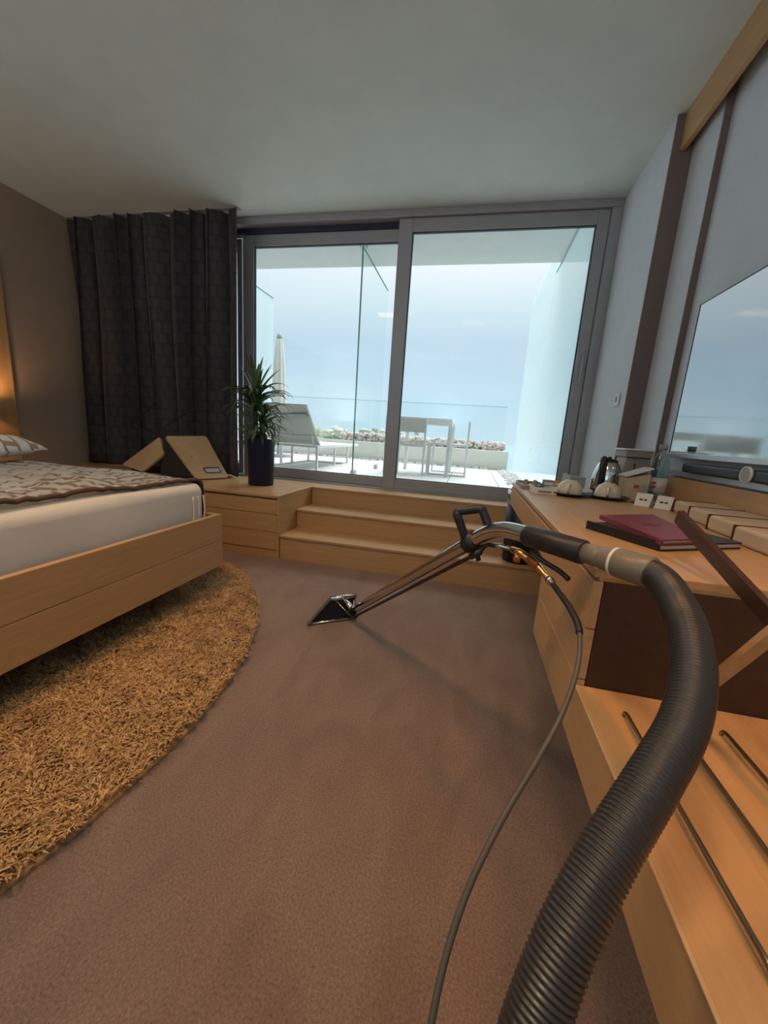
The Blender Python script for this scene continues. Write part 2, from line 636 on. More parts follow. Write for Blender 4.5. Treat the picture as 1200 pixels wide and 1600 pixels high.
M['reveal'] = plain('step_shade_brown', (.20, .145, .13), .7)  # brown painted for the shade on wall faces turned from the window
tag(struct('step_shade', bx(.8985, 1.0, 2.718, 2.7295, 0, ZC - .001, .001), M['reveal']), 'brown board carrying the shade of the wall step by the window')
tag(struct('strip_shade', bx(.9985, 1.03, 2.430, 2.4395, 0, ZC - .001, .001), M['reveal']), 'thin brown strip carrying the shade of the wall edge beside the television')
tag(struct('glow_panel', bx(-3.949, -3.925, 2.30, 2.705, .495, 2.2, .004), M['wood_z']), 'tall wood panel standing in for warm lamp glow beside the bed head')  # orange wood tone stands in for the bedside lamp glow on the wall

# ------------------------------------------------------------------ sliding window
win = empty('window_1', (0, 3.55, PLAT))
win['kind'] = 'structure'
win['label'] = 'wide sliding terrace window in grey brown metal frames'
part('header', bx(-3.62, .90, 3.46, 3.64, 2.735, ZC, .003), M['frame'], win)
part('header_track', bx(-3.62, .90, 3.535, 3.60, 2.69, 2.735), M['gasket'], win)
part('sill_track', bx(-3.62, .90, 3.47, 3.66, PLAT - .12, PLAT + .012, .003), M['frame'], win)
part('jamb', bx(.825, .90, 3.465, 3.64, PLAT, 2.735, .004), M['frame'], win)
part('jamb', bx(-3.66, -3.58, 3.465, 3.64, PLAT, 2.735, .004), M['frame'], win)

def sash(x0, x1, y0, y1, z0, z1, l, rgt, tp, bt):
    s = part('door_frame', bx(x0, x0 + l, y0, y1, z0, z1, .004), M['frame'], win)
    part('right_stile', bx(x1 - rgt, x1, y0, y1, z0, z1, .004), M['frame'], s)
    part('top_rail', bx(x0 + l, x1 - rgt, y0 + .002, y1 - .002, z1 - tp, z1, .003), M['frame'], s)
    part('bottom_rail', bx(x0 + l, x1 - rgt, y0 + .002, y1 - .002, z0, z0 + bt, .003), M['frame'], s)
    ym = (y0 + y1) / 2
    part('glass_pane', bx(x0 + l, x1 - rgt, ym - .004, ym + .004, z0 + bt, z1 - tp), M['glass'], s)
    g = nb()
    a0, a1, c0, c1 = x0 + l, x1 - rgt, z0 + bt, z1 - tp
    e_ = .007
    box(g, a0, a0 + e_, ym - .012, ym + .012, c0, c1)
    box(g, a1 - e_, a1, ym - .012, ym + .012, c0, c1)
    box(g, a0, a1, ym - .012, ym + .012, c0, c0 + e_)
    box(g, a0, a1, ym - .012, ym + .012, c1 - e_, c1)
    part('gasket', g, M['gasket'], s)
    return s

ds = sash(-.768, .823, 3.485, 3.530, PLAT + .012, 2.733, .116, .083, .10, .093)
part('handle', tube(tube(tb([(.787, 3.462, 1.49), (.787, 3.462, 1.735)], .007, 10), [(.787, 3.486, 1.51), (.787, 3.462, 1.51)], .006, 8), [(.787, 3.486, 1.715), (.787, 3.462, 1.715)], .006, 8), M['tv_metal'], ds, True)
part('lock', bx(.768, .800, 3.474, 3.486, 1.33, 1.40, .004), M['frame'], ds)
sash(-2.238, -.66, 3.545, 3.590, PLAT + .012, 2.688, .112, .10, .095, .085)
sash(-3.58, -2.28, 3.600, 3.640, PLAT + .012, 2.688, .10, .05, .095, .085)

# ------------------------------------------------------------------ wooden steps and storage platform
st = empty('wooden_steps', (-.2, 2.9, 0), 'three pale wooden steps rising from the carpet to the window', 'steps')
SX0, SX1 = -1.348, .898
for (ya, yb, z0, z1) in ((2.615, 2.90, 0, .19), (2.905, 3.215, .19, .342), (3.215, 3.47, .342, PLAT)):
    part('tread', bx(SX0, SX1, ya - .012, (yb + .012) if z1 < .48 else 3.468, z1 - .018, z1, .003), M['wood_x'], st)
    part('riser', bx(SX0, SX1, ya, ya + .018, z0, z1 - .018), M['wood_x'], st)
part('base', bx(SX0, SX1, 3.24, 3.46, 0, PLAT - .02), M['wood_x'], st)

pf = empty('storage_platform', (-2.3, 3.0, 0), 'pale wooden storage platform with drawer fronts beside the steps', 'platform')
PX0, PX1 = XL + .002, -1.352
part('top_board', bx(PX0, PX1, 2.600, 3.468, PLAT - .020, PLAT, .003), M['wood_x'], pf)
part('side_panel', bx(PX1 - .02, PX1, 2.604, 3.46, 0, PLAT - .021, .002), M['wood_y'], pf)
part('carcass', bx(PX0, PX1 - .022, 2.640, 3.46, .0, PLAT - .022), M['wood_x'], pf)
for (xa, xb) in ((-3.93, -2.66), (-2.655, PX1 - .024)):
    for (za, zb) in ((.345, .455), (.205, .341), (.065, .201)):
        part('drawer_front', bx(xa, xb, 2.612, 2.638, za, zb, .0025), M['wood_x'], pf)
part('plinth', bx(PX0, PX1 - .024, 2.620, 2.640, 0, .061), M['wood_x'], pf)

# ------------------------------------------------------------------ terrace outside
DZ = .485
dk = empty('terrace_floor', (-1, 5.3, 0))
dk['kind'] = 'structure'
dk['label'] = 'pale square tiles of the terrace outside'
part('tile_bed', bx(-7.0, 4.2, 3.64, 7.32, DZ - .15, DZ - .012), M['grout'], dk)
tile_me = mesh_from(bx(-.297, .297, -.297, .297, -.012, 0, .003, 1), 'tile')
tile_me.materials.append(M['stone_tile'])
for i in range(-11, 6):
    for j in range(6):
        o = bpy.data.objects.new('tile', tile_me)
        COL.objects.link(o)
        o.parent = dk
        o.location = (.37 + .602 * i + .301 + 1, 3.96 + .602 * j - 5.3, DZ)
for o in [q for q in dk.children if q.name.startswith('tile') and q.data == tile_me]:
    if o.location.x - 1 > 3.9: bpy.data.objects.remove(o)
tag(struct('terrace_soffit', bx(-7, 4.2, 3.66, 5.05, 3.0, 3.25), M['soffit']), 'white soffit over the terrace')
tag(struct('facade_lintel', bx(-7, 4.2, 3.645, 3.70, 2.79, 3.0), M['soffit']), 'white lintel above the terrace window')
pw = struct('parapet_wall', bx(-7.0, .68, 7.34, 7.50, DZ - .15, .825, .005), M['parapet'])
tag(pw, 'low pale rendered parapet wall at the terrace edge')
part('cap', bx(-7.0, .60, 7.50, 8.3, .55, .80), M['parapet'], pw)

def scatter_stones(name, n, fn, mat, label, cat, sub=1):
    base = nb()
    bmesh.ops.create_icosphere(base, subdivisions=sub, radius=1)
    bv = np.array([v.co[:] for v in base.verts])
    bf = [[v.index for v in f.verts] for f in base.faces]
    base.free()
    V, F = [], []
    for i in range(n):
        p, s = fn(i)
        jit = bv * (1 + rng.uniform(-.22, .22, (len(bv), 1)))
        a = rng.uniform(0, 6.28)
        R = np.array([[math.cos(a), -math.sin(a), 0], [math.sin(a), math.cos(a), 0], [0, 0, 1]])
        V.append((jit * np.array(s)) @ R.T + np.array(p))
        F += [[q + i * len(bv) for q in f] for f in bf]
    me = bpy.data.meshes.new(name)
    me.from_pydata(np.concatenate(V).tolist(), [], F)
    o = link(name, me, mat)
    return tag(o, label, cat, None, 'stuff')

scatter_stones('parapet_rocks', 1100, lambda i: ((rng.uniform(-2.6, .62), rng.uniform(7.56, 7.95), rng.uniform(.82, .97)), rng.uniform(.02, .05, 3)), M['rock'],
               'pinkish grey rubble stones heaped behind the parapet wall', 'stones')
scatter_stones('distant_shrubs', 420, lambda i: ((rng.uniform(-7, -1.2), rng.uniform(8.1, 9.0), rng.uniform(.75, .98 + .08 * math.sin(i))), rng.uniform(.05, .14, 3)), M['green'],
               'low hazy green shrubs beyond the parapet wall', 'shrubs')
scatter_stones('white_pebbles', 420, lambda i: ((rng.uniform(.50, .74), rng.uniform(4.9, 7.3), DZ + .008), rng.uniform(.012, .03, 3)) if i < 230 else
               ((rng.uniform(-3.5, .4), rng.uniform(7.22, 7.33), DZ + .008), rng.uniform(.012, .028, 3)), M['pebble'],
               'white pebbles along the terrace edge', 'pebbles')
gl_r = empty('glass_railing', (-1, 7.42, .825), 'clear low glass railing standing on the parapet wall', 'railing')
xs = [-6.9, -4.4, -1.93, .58]
for a, c in zip(xs[:-1], xs[1:]):
    part('glass_panel', bx(a + .01, c - .01, 7.415, 7.427, .83, 1.605), M['glass_green'], gl_r)
    part('top_edge', bx(a + .01, c - .01, 7.413, 7.429, 1.605, 1.611), M['glass_edge'], gl_r)
g1 = empty('glass_partition', (-1.335, 4.8, DZ), 'clear green edged glass partition standing on the terrace beside the sun lounger', 'partition')
part('glass_panel', bx(-1.341, -1.329, 4.374, 5.62, .55, 2.92), M['glass_green'], g1)
part('near_edge', bx(-1.342, -1.328, 4.36, 4.374, .55, 2.92), M['glass_edge'], g1)
part('top_bracket', bx(-1.37, -1.30, 4.34, 4.42, 2.92, 3.0, .004), M['frame'], g1)
part('foot', bx(-1.36, -1.31, 4.36, 4.46, DZ, .55, .004), M['tv_metal'], g1)
part('foot', bx(-1.36, -1.31, 5.5, 5.6, DZ, .55, .004), M['tv_metal'], g1)
part('top_edge', bx(-1.342, -1.328, 4.374, 5.62, 2.92, 2.928), M['glass_edge'], g1)
g2 = empty('frosted_partition', (.766, 5.4, DZ), 'milky frosted glass partition on the right side of the terrace', 'partition')
part('glass_panel', bx(.760, .772, 3.66, 5.28, DZ, 2.985), M['glass_milk'], g2)
part('glass_panel', bx(.760, .772, 5.30, 7.33, DZ, 3.32), M['glass_milk'], g2)
part('top_edge', bx(.758, .774, 3.66, 5.28, 2.985, 2.998), M['tv_metal'], g2)
g3 = empty('glass_screen', (-3.5, 5.6, DZ), 'pale glass screen beside the closed parasol', 'partition')
part('glass_panel', bx(-3.51, -3.498, 5.1, 6.44, DZ, 3.1), M['glass_milk'], g3)
part('top_edge', bx(-3.513, -3.495, 5.1, 6.44, 3.1, 3.11), M['glass_edge'], g3)

# sea far below
tag(struct('sea', bx(-3000, 3000, 30, 5000, -41, -40), M['sea']), 'hazy pale blue sea beyond the terrace')

# closed parasol
um = empty('parasol', (-3.25, 6.2, DZ), 'closed off-white parasol behind the plant', 'parasol')
b = nb()
seg = 40
prof = [(.05, 1.1), (.115, 1.15), (.105, 1.6), (.085, 2.0), (.055, 2.38), (.035, 2.42)]
rings = []
for (r_, z_) in prof:
    rings.append([b.verts.new((-3.25 + r_ * (1 + .16 * math.cos(8 * 2 * PI * k / seg)) * math.cos(2 * PI * k / seg), 6.2 + r_ * (1 + .16 * math.cos(8 * 2 * PI * k / seg)) * math.sin(2 * PI * k / seg), z_)) for k in range(seg)])
for a, c in zip(rings[:-1], rings[1:]):
    for k in range(seg): b.faces.new((a[k], a[(k + 1) % seg], c[(k + 1) % seg], c[k]))
b.faces.new(rings[0][::-1]); b.faces.new(rings[-1])
part('canopy', b, M['parasol'], um, True)
part('pole', tb([(-3.25, 6.2, DZ), (-3.25, 6.2, 2.45)], .022, 12), M['tv_metal'], um, True)
part('finial', lathe(nb(), [(.045, 0), (.042, .05), (.015, .09), (0, .09)], (-3.25, 6.2, 2.41), 16), M['grey_panel'], um, True)
part('base', lathe(nb(), [(0, .05), (.2, .05), (.22, 0), (0, 0)], (-3.25, 6.2, DZ), 24), M['grey_panel'], um)

# sun lounger
lo = empty('sun_lounger', (-2.2, 5.3, DZ), 'white metal sun lounger with raised sling backrest beyond the window', 'sun lounger')
lx0, lx1, ly0, ly1 = -2.52, -1.87, 4.56, 6.35
for x in (lx0, lx1):
    part('side_rail', bx(x - .014, x + .014, ly0, ly1, .765, .80, .003), M['white_metal'], lo)
    part('floor_rail', bx(x - .012, x + .012, ly0, 5.83, DZ, DZ + .024, .003), M['white_metal'], lo)
    for y in (ly0 + .015, 5.22, 5.81):
        part('leg', bx(x - .014, x + .014, y - .014, y + .014, DZ + .02, .768, .003), M['white_metal'], lo)
for y in (ly0 + .015, ly1 - .015):
    part('cross_rail', bx(lx0, lx1, y - .012, y + .012, .768, .796, .003), M['white_metal'], lo)
part('cross_rail', bx(lx0, lx1, 5.80, 5.824, DZ, DZ + .024, .003), M['white_metal'], lo)
part('seat_sling', bx(lx0 + .016, lx1 - .016, 4.70, 6.30, .786, .793), M['mesh_fabric'], lo)
bt, bb = Vector((0, 4.22, 1.255)), Vector((0, 4.66, .80))
for x in (lx0 + .015, lx1 - .002):
    part('back_rail', tb([(x, bb.y, bb.z), (x, bt.y, bt.z)], .014, 8), M['white_metal'], lo)
    q = bb.lerp(bt, .38)
    part('back_strut', tb([(x - .05, q.y, q.z), (x - .05, 4.60, .785)], .009, 8), M['white_metal'], lo)
part('back_top_rail', tb([(lx0 + .015, bt.y, bt.z), (lx1 - .002, bt.y, bt.z)], .013, 8), M['white_metal'], lo)
q = bb.lerp(bt, .24)
part('back_cross_bar', tb([(lx0 + .015, q.y - .01, q.z), (lx1 - .002, q.y - .01, q.z)], .010, 8), M['white_metal'], lo)
part('back_sling', prism(nb(), [(lx0 + .02, bb.y, bb.z), (lx1 - .01, bb.y, bb.z), (lx1 - .01, bt.y, bt.z), (lx0 + .02, bt.y, bt.z)], .006), M['mesh_fabric'], lo)
part('back_cushion_roll', prism(nb(), [(lx0 + .02, 4.335, 1.10), (lx1 - .02, 4.315, 1.135), (lx1 - .02, 4.285, 1.165), (lx0 + .02, 4.31, 1.13)], .012), M['tv_metal'], lo)

# low side table left of the lounger
lt = empty('low_table', (-2.9, 4.9, DZ), 'low white metal side table behind the plant pot', 'table')
part('top', bx(-3.4, -2.63, 4.6, 5.15, .755, .785, .004), M['white_metal'], lt)
for x in (-3.385, -2.645):
    for y in (4.615, 5.135):
        part('leg', bx(x - .015, x + .015, y - .015, y + .015, DZ, .757, .003), M['white_metal'], lt)

# dining table
dt = empty('dining_table', (-.6, 5.6, DZ), 'slim white metal dining table on the terrace', 'table')
part('top', bx(-.985, -.265, 5.16, 5.95, 1.20, 1.243, .004), M['white_metal'], dt)
part('apron', bx(-.97, -.28, 5.175, 5.935, 1.16, 1.20), M['white_metal'], dt)
for x in (-.96, -.283):
    for y in (5.185, 5.925):
        part('leg', bx(x - .024, x + .024, y - .024, y + .024, DZ, 1.20, .003), M['white_metal'], dt)

def chair(name, loc, rz, label):
    c = empty(name, loc, label, 'chair', None, rz)
    def P(n, bm, m=M['white_metal']):
        return link(n, mesh_from(bm, n), m, c)
    wd, dp = .26, .25
    for s in (-1, 1):
        P('rear_leg', box(nb(), s * wd - .013, s * wd + .013, -dp - .013, -dp + .013, 0, .745, .003))
        P('front_leg', box(nb(), s * wd - .013, s * wd + .013, dp - .013, dp + .013, 0, .44, .003))
        P('seat_rail', box(nb(), s * wd - .012, s * wd + .012, -dp, dp, .41, .44, .003))
        P('floor_rail', box(nb(), s * wd - .011, s * wd + .011, -dp, dp, 0, .022, .003))
    P('front_rail', box(nb(), -wd, wd, dp - .012, dp + .012, .41, .44, .003))
    P('back_rail', box(nb(), -wd, wd, -dp - .012, -dp + .012, .375, .41, .003))
    P('seat_sling', box(nb(), -wd + .012, wd - .012, -dp + .01, dp - .01, .432, .438), M['mesh_fabric'])
    P('back_sling', box(nb(), -wd + .012, wd - .012, -dp - .008, -dp + .008, .56, .735, .002), M['mesh_fabric'])
    return c
chair('patio_chair', (-.85, 5.33, DZ), 0.0, 'white terrace chair seen from behind at the dining table')
chair('patio_chair', (-.295, 5.66, DZ), PI / 2, 'white terrace chair seen side-on right of the dining table')

# ================================================================== BED SIDE
RC, RA, RB = (-2.19, .90), 1.39, 1.55
rug = empty('round_rug', (RC[0], RC[1], 0), 'round shaggy golden tan rug under the bed', 'rug')
b = lathe(nb(), [(0, .018), (.996, .018), (1, .010), (1, .001), (0, .001)], (0, 0, 0), 128)
for v in b.verts: v.co = Vector((RC[0] + v.co.x * RA, RC[1] + v.co.y * RB, v.co.z))
part('backing', b, M['tuft'], rug)
NT = 70000
ang = rng.uniform(0, 2 * PI, NT * 8)
rad = np.sqrt(rng.uniform(0, 1, NT * 8))
tx, ty = RC[0] + RA * rad * np.cos(ang), RC[1] + RB * rad * np.sin(ang)
keep = (tx > -2.15) & (ty > -.1) & ((tx > -1.75) | (rng.uniform(0, 1, NT * 8) < .25))
tx, ty = tx[keep][:NT], ty[keep][:NT]
n_ = len(tx)
clx = np.sin(tx * 23 + 3 * np.sin(ty * 17)) + np.sin(ty * 31 + 2 * np.cos(tx * 13))
dirn = rng.uniform(0, 2 * PI, n_) * .55 + clx * 1.6
ln = rng.uniform(.016, .034, n_)
wd_ = rng.uniform(.0016, .0030, n_)
hz = rng.uniform(.012, .030, n_)
dx, dy = np.cos(dirn), np.sin(dirn)
base = np.stack([tx, ty, np.full(n_, .015)], 1)
D3 = np.stack([dx, dy, np.zeros(n_)], 1)
S3 = np.stack([-dy, dx, np.zeros(n_)], 1)
U3 = np.array([0, 0, 1.0])
v0 = base - S3 * wd_[:, None]
v1 = base + S3 * wd_[:, None]
mid_ = base + D3 * (ln * .35)[:, None] + U3 * (hz * .85)[:, None]
v2 = mid_ - S3 * (wd_ * 1.1)[:, None]
v3 = mid_ + S3 * (wd_ * 1.1)[:, None]
v4 = base + D3 * ln[:, None] + U3 * hz[:, None]
VV = np.stack([v0, v1, v3, v2, v4], 1).reshape(-1, 3) - np.array([RC[0], RC[1], 0])
idx = np.arange(n_)[:, None] * 5
FF = [tuple(q) for q in (idx + np.array([[0, 1, 2, 3]])).tolist()] + [tuple(q) for q in (idx + np.array([[3, 2, 4]])).tolist()]
me = bpy.data.meshes.new('tufts')
me.from_pydata(VV.tolist(), [], FF)
tf = link('tufts', me, M['tuft'], rug)
tf['kind'] = 'stuff'

bed = empty('bed', (-2.4, .9, 0), 'wide bed with pale wooden frame and white fitted sheet', 'bed')
BX, BY = -1.36, 1.925
part('foot_board', bx(BX - .028, BX, -.16, BY, .178, .331, .002), M['wood_y'], bed)
part('foot_board', bx(BX - .028, BX, -.16, BY, .3335, .485, .002), M['wood_y'], bed)
for ys in (BY - .028, -.16):
    part('side_board', bx(-3.9, BX - .029, ys, ys + .028, .178, .331, .002), M['wood_x'], bed)
    part('side_board', bx(-3.9, BX - .029, ys, ys + .028, .3335, .485, .002), M['wood_x'], bed)
part('slat_base', bx(-3.9, BX - .03, -.13, BY - .03, .20, .30), M['dark_fabric'], bed)
part('plinth', bx(-3.7, -2.0, .2, 1.6, .018, .20), M['dark_fabric'], bed)
part('headboard', bx(-3.945, -3.902, -.45, 2.25, .1, 1.35, .006), M['wood_y'], bed)

# mattress with slightly rumpled sheet
b = nb()
NXm, NYm = 60, 60
mx0, mx1, my0, my1, mz0, mz1 = -3.55, -1.425, -.10, 1.872, .30, .672
box(b, mx0, mx1, my0, my1, mz0, mz1, .055, 5)
bmesh.ops.subdivide_edges(b, edges=[ed for ed in b.edges if ed.calc_length() > .3], cuts=24, use_grid_fill=True)
for v in b.verts:
    x, y, z = v.co
    if x > -1.44:
        v.co.x += .006 * math.sin(y * 9 + z * 7) + .004 * math.sin(y * 31 + z * 5) * (1 if y > 1.5 else .3)
    if z > .66:
        v.co.z += .006 * math.sin(x * 7 + y * 5)
mt = part('mattress', b, M['sheet'], bed, True)
b = nb()
for y in (1.845, 1.80, 1.76):
    tube(b, smooth_path([(-1.421 + .004, y, .60), (-1.415, y + .006, .52), (-1.418, y - .004, .44)], 5), .0045, 8)
part('sheet_fold', b, M['sheet'], mt, True)

# throw across the bed
th = empty('bed_throw', (-2.1, .9, .68), 'grey and brown blocky patterned throw spread over the bed', 'blanket')
def throw_z(x, y):
    cx_, cy_ = x / .16, y / .16
    fx_, fy_ = cx_ - math.floor(cx_), cy_ - math.floor(cy_)
    t_ = fx_ if (math.floor(cx_) + math.floor(cy_)) % 2 else fy_
    ed_ = min(fx_, 1 - fx_, fy_, 1 - fy_)
    rel = .007 * abs(math.sin(PI * 2 * t_)) * min(1, ed_ * 8) + .003 * min(1, ed_ * 8)
    return .684 + rel + .006 * math.sin(x * 7 + y * 5) + .008 * math.sin(x * 5.3 + 1.7 * math.sin(y * 4)) * math.sin(y * 6.1 + x) + .004 * math.sin(y * 17 + x * 9)
b = nb()
nx, ny = 126, 190
tx0, tx1, ty0, ty1 = -2.72, -1.462, -.12, 1.905
G = []
for i in range(nx + 1):
    row = []
    for j in range(ny + 1):
        x = tx0 + (tx1 - tx0) * i / nx
        y = ty0 + (ty1 - ty0) * j / ny
        z = throw_z(x, y)
        over = y - 1.80
        if over > 0:
            z = throw_z(x, 1.80) - .9 * over ** 2 * 2.2
        row.append(b.verts.new((x + .01 * math.sin(y * 3), y, z)))
    G.append(row)
for j in range(1):
    pass
# far drape
for k in range(1, 13):
    for i in range(nx + 1):
        p = G[i][ny].co
        pass
for i in range(nx + 1):
    base_v = G[i][-1].co.copy()
    for k in range(1, 14):
        G[i].append(b.verts.new((base_v.x + .004 * math.sin(i * .5 + k), base_v.y - .012 + .006 * math.sin(i * .6) + .02 * min(1, k / 3), base_v.z - .019 * k)))
for i in range(nx):
    for j in range(len(G[0]) - 1):
        b.faces.new((G[i][j], G[i + 1][j], G[i + 1][j + 1], G[i][j + 1]))
# keep the drape clear of the side board
for v in b.verts:
    if v.co.y > 1.888: v.co.y = 1.888
bmesh.ops.solidify(b, geom=b.faces[:], thickness=.008)
tcl = part('cloth', b, M['throw'], th, True)
b = nb()
path = [(tx1 + .01 * math.sin((ty0 + (1.80 - ty0) * k / 60) * 3) + .002, ty0 + (1.80 - ty0) * k / 60, throw_z(tx1, ty0 + (1.80 - ty0) * k / 60) + .002) for k in range(61)]
path += [(tx1, 1.85, .683), (tx1, 1.885, .665), (tx1 + .002, 1.893, .60), (tx1 + .002, 1.893, .50)]
tube(b, path, .010, 8)
part('border', b, M['brown_trim'], tcl, True)
part('drape', bx(tx1 - .10, tx1 + .012, 1.880, 1.893, .487, .655, .004), M['dark_fabric'], th)

# pillow
b = nb()
bmesh.ops.create_grid(b, x_segments=24, y_segments=24, size=1)
top_f = b.faces[:]
for v in b.verts:
    x, y = v.co.x, v.co.y
    h = (max(0, 1 - x ** 4) * max(0, 1 - y ** 4)) ** .5
    v.co = Vector((x * .22, y * .36, .085 * h + .006 * math.sin(9 * x + 5 * y) * h))
dup_ = bmesh.ops.duplicate(b, geom=b.verts[:] + b.edges[:] + b.faces[:])
for v in [g for g in dup_['geom'] if isinstance(g, bmesh.types.BMVert)]:
    v.co.z = -v.co.z * .5
bmesh.ops.remove_doubles(b, verts=b.verts[:], dist=.0005)
pl = link('pillow', mesh_from(b, 'pillow'), M['throw'], None, True)
pl.location = (-2.78, 1.58, .768)
pl.rotation_euler = (0, .06, .25)
tag(pl, 'grey brown patterned pillow lying on the throw at the head of the bed', 'pillow')

# ------------------------------------------------------------------ curtain
cu = empty('curtain', (-3.05, 3.3, PLAT), 'dark grey brown patterned curtain drawn beside the window', 'curtain')
b = nb()
nx, nzv = 420, 24
cx0, cx1 = -3.935, -2.132
rows = []
for j in range(nzv + 1):
    z = PLAT + .012 + (2.785 - PLAT - .012) * j / nzv
    f_ = j / nzv
    row = []
    for i in range(nx + 1):
        s = i / nx
        x = cx0 + (cx1 - cx0) * s
        ph = s * 2 * PI * 9 + 1.4 * math.sin(s * 17) + .5 * math.sin(f_ * 4 + s * 9)
        y = 3.33 + .062 * math.sin(ph) * (.75 + .25 * (1 - f_)) + .014 * math.sin(ph * 2.3 + 2 * f_)
        x2 = x + .018 * math.sin(ph * 2) - (.030 * math.sin(PI * f_) - .012) * (s ** 6)
        row.append(b.verts.new((x2, y, z)))
    rows.append(row)
for j in range(nzv):
    for i in range(nx):
        b.faces.new((rows[j][i], rows[j][i + 1], rows[j + 1][i + 1], rows[j + 1][i]))
bmesh.ops.solidify(b, geom=b.faces[:], thickness=.003)
part('cloth', b, M['curtain'], cu, True)
part('rail', bx(-3.94, -2.13, 3.31, 3.35, 2.785, 2.7895), M['frame'], cu)

# ------------------------------------------------------------------ tent-shaped plywood seat on the platform
ps = empty('plywood_seat', (-2.4, 3.0, PLAT), 'tent-shaped plywood folding seat with slot handle standing on the platform', 'folding seat')
R0, R1, B0, B1 = Vector((-2.64, 2.95, .845)), Vector((-2.43, 3.22, .862)), Vector((-2.295, 2.90, .502)), Vector((-2.165, 3.17, .502))
pl_ = [R0, R1, B1, B0]
b = nb()
prism(b, round_poly(pl_, .03), .022)
rpn = part('right_panel', b, M['ply'], ps)
def qp(u, v): return (R0.lerp(R1, u)).lerp(B0.lerp(B1, u), v)
nrm = (R1 - R0).cross(B0 - R0).normalized()
if nrm.x < 0: nrm = -nrm
off = nrm * .0115
part('slot_rim', prism(nb(), round_poly([qp(.40, .75) + off, qp(.86, .75) + off, qp(.86, .88) + off, qp(.40, .88) + off], .012), .003), M['black'], rpn)
part('slot', prism(nb(), round_poly([qp(.42, .78) + off * 1.15, qp(.83, .78) + off * 1.15, qp(.83, .87) + off * 1.15, qp(.42, .87) + off * 1.15], .008), .003), M['tv_metal'], rpn)
part('left_panel', prism(nb(), round_poly([(-2.715, 2.99, .838), (-2.632, 2.93, .690), (-2.78, 2.84, .530), (-3.10, 2.95, .560)], .03), .020), M['ply'], ps)
part('fabric_web', prism(nb(), [(-2.66, 2.96, .836), (-2.33, 2.95, .51), (-2.70, 2.95, .505), (-2.66, 2.95, .70)], .010), M['dark_fabric'], ps)
part('rear_leg', prism(nb(), [(-3.06, 3.0, .56), (-2.80, 3.10, .56), (-2.80, 3.10, .497), (-3.06, 3.0, .497)], .018), M['dark_wood'], ps)
part('metal_arm', tb([(-2.66, 2.97, .85), (-2.68, 3.0, .93), (-2.55, 3.16, 1.08), (-2.50, 3.18, 1.09)], .006, 8), M['black'], ps)
part('metal_arm', tb([(-2.70, 2.99, .84), (-3.12, 3.10, .93), (-2.87, 3.12, 1.14), (-2.83, 3.12, 1.10)], .006, 8), M['black'], ps)

# ------------------------------------------------------------------ potted plant
pt = empty('potted_plant', (-1.752, 3.035, PLAT), 'leafy green dracaena in a tall navy pot on the platform', 'plant')
PC = Vector((-1.752, 3.035, PLAT))
part('pot', lathe(nb(), [(0, 0), (.100, 0), (.106, .006), (.113, .39), (.113, .394), (.106, .394), (.104, .36), (0, .36)], PC, 40), M['pot'], pt, True)
pt.children[0].data.polygons.foreach_set('use_smooth', [abs(p.normal.z) < .9 for p in pt.children[0].data.polygons])
part('soil', lathe(nb(), [(0, .372), (.103, .368), (.103, .362)], PC, 24), M['soil'], pt)
stems = [((-.035, .0), (-.045, -.01, .72), .019), ((.03, .01), (.02, .0, .60), .017), ((.0, -.03), (.03, -.03, .50), .014)]
for (bxy, tp, r_) in stems:
    part('stem', tb(smooth_path([PC + Vector((bxy[0], bxy[1], .36)), PC + Vector(((bxy[0] + tp[0]) / 2 - .01, (bxy[1] + tp[1]) / 2, (.36 + tp[2]) / 2)), PC + Vector(tp)], 6), [r_] * 13, 10), M['stem'], pt, True)

def leaf_mesh(L, W, bend, droop):
    b = nb()
    n = 9
    pos = Vector((0, 0, 0))
    a = bend
    L_, C_, R_ = [], [], []
    for i in range(n + 1):
        s = i / n
        wv = W * (min(1, .35 + s * 3.2)) * (1 - s ** 3.0) * .5 + .0006
        nv = Vector((-math.sin(a), 0, math.cos(a)))
        L_.append(b.verts.new(pos + Vector((0, wv, 0)) + nv * wv * .35))
        C_.append(b.verts.new(pos))
        R_.append(b.verts.new(pos + Vector((0, -wv, 0)) + nv * wv * .35))
        pos = pos + Vector((math.cos(a), 0, math.sin(a))) * (L / n)
        a -= droop / n * (.4 + 1.2 * s)
    for i in range(n):
        b.faces.new((L_[i], C_[i], C_[i + 1], L_[i + 1]))
        b.faces.new((C_[i], R_[i], R_[i + 1], C_[i + 1]))
    me = mesh_from(b, 'leaf')
    me.polygons.foreach_set('use_smooth', [True] * len(me.polygons))
    return me
LM = {}
for key, args in {'up': (.30, .044, 1.30, .35), 'mid': (.32, .040, .85, 2.0), 'low': (.30, .038, .50, 2.1), 'flat': (.28, .034, .25, 1.2), 'drop': (.24, .032, .40, 2.7)}.items():
    for mk in ('leaf', 'leaf_light'):
        m_ = leaf_mesh(*args)
        m_.materials.append(M[mk])
        LM[key, mk] = m_
def put_leaf(key, mk, p, az, sc=1.0, tilt=0.0):
    o = bpy.data.objects.new('leaf', LM[key, mk])
    COL.objects.link(o)
    o.parent = pt
    o.location = Vector(p)
    o.rotation_euler = (0, -tilt, az)
    o.scale = (sc, sc, sc)
T = Vector((-.045, -.01, .72))
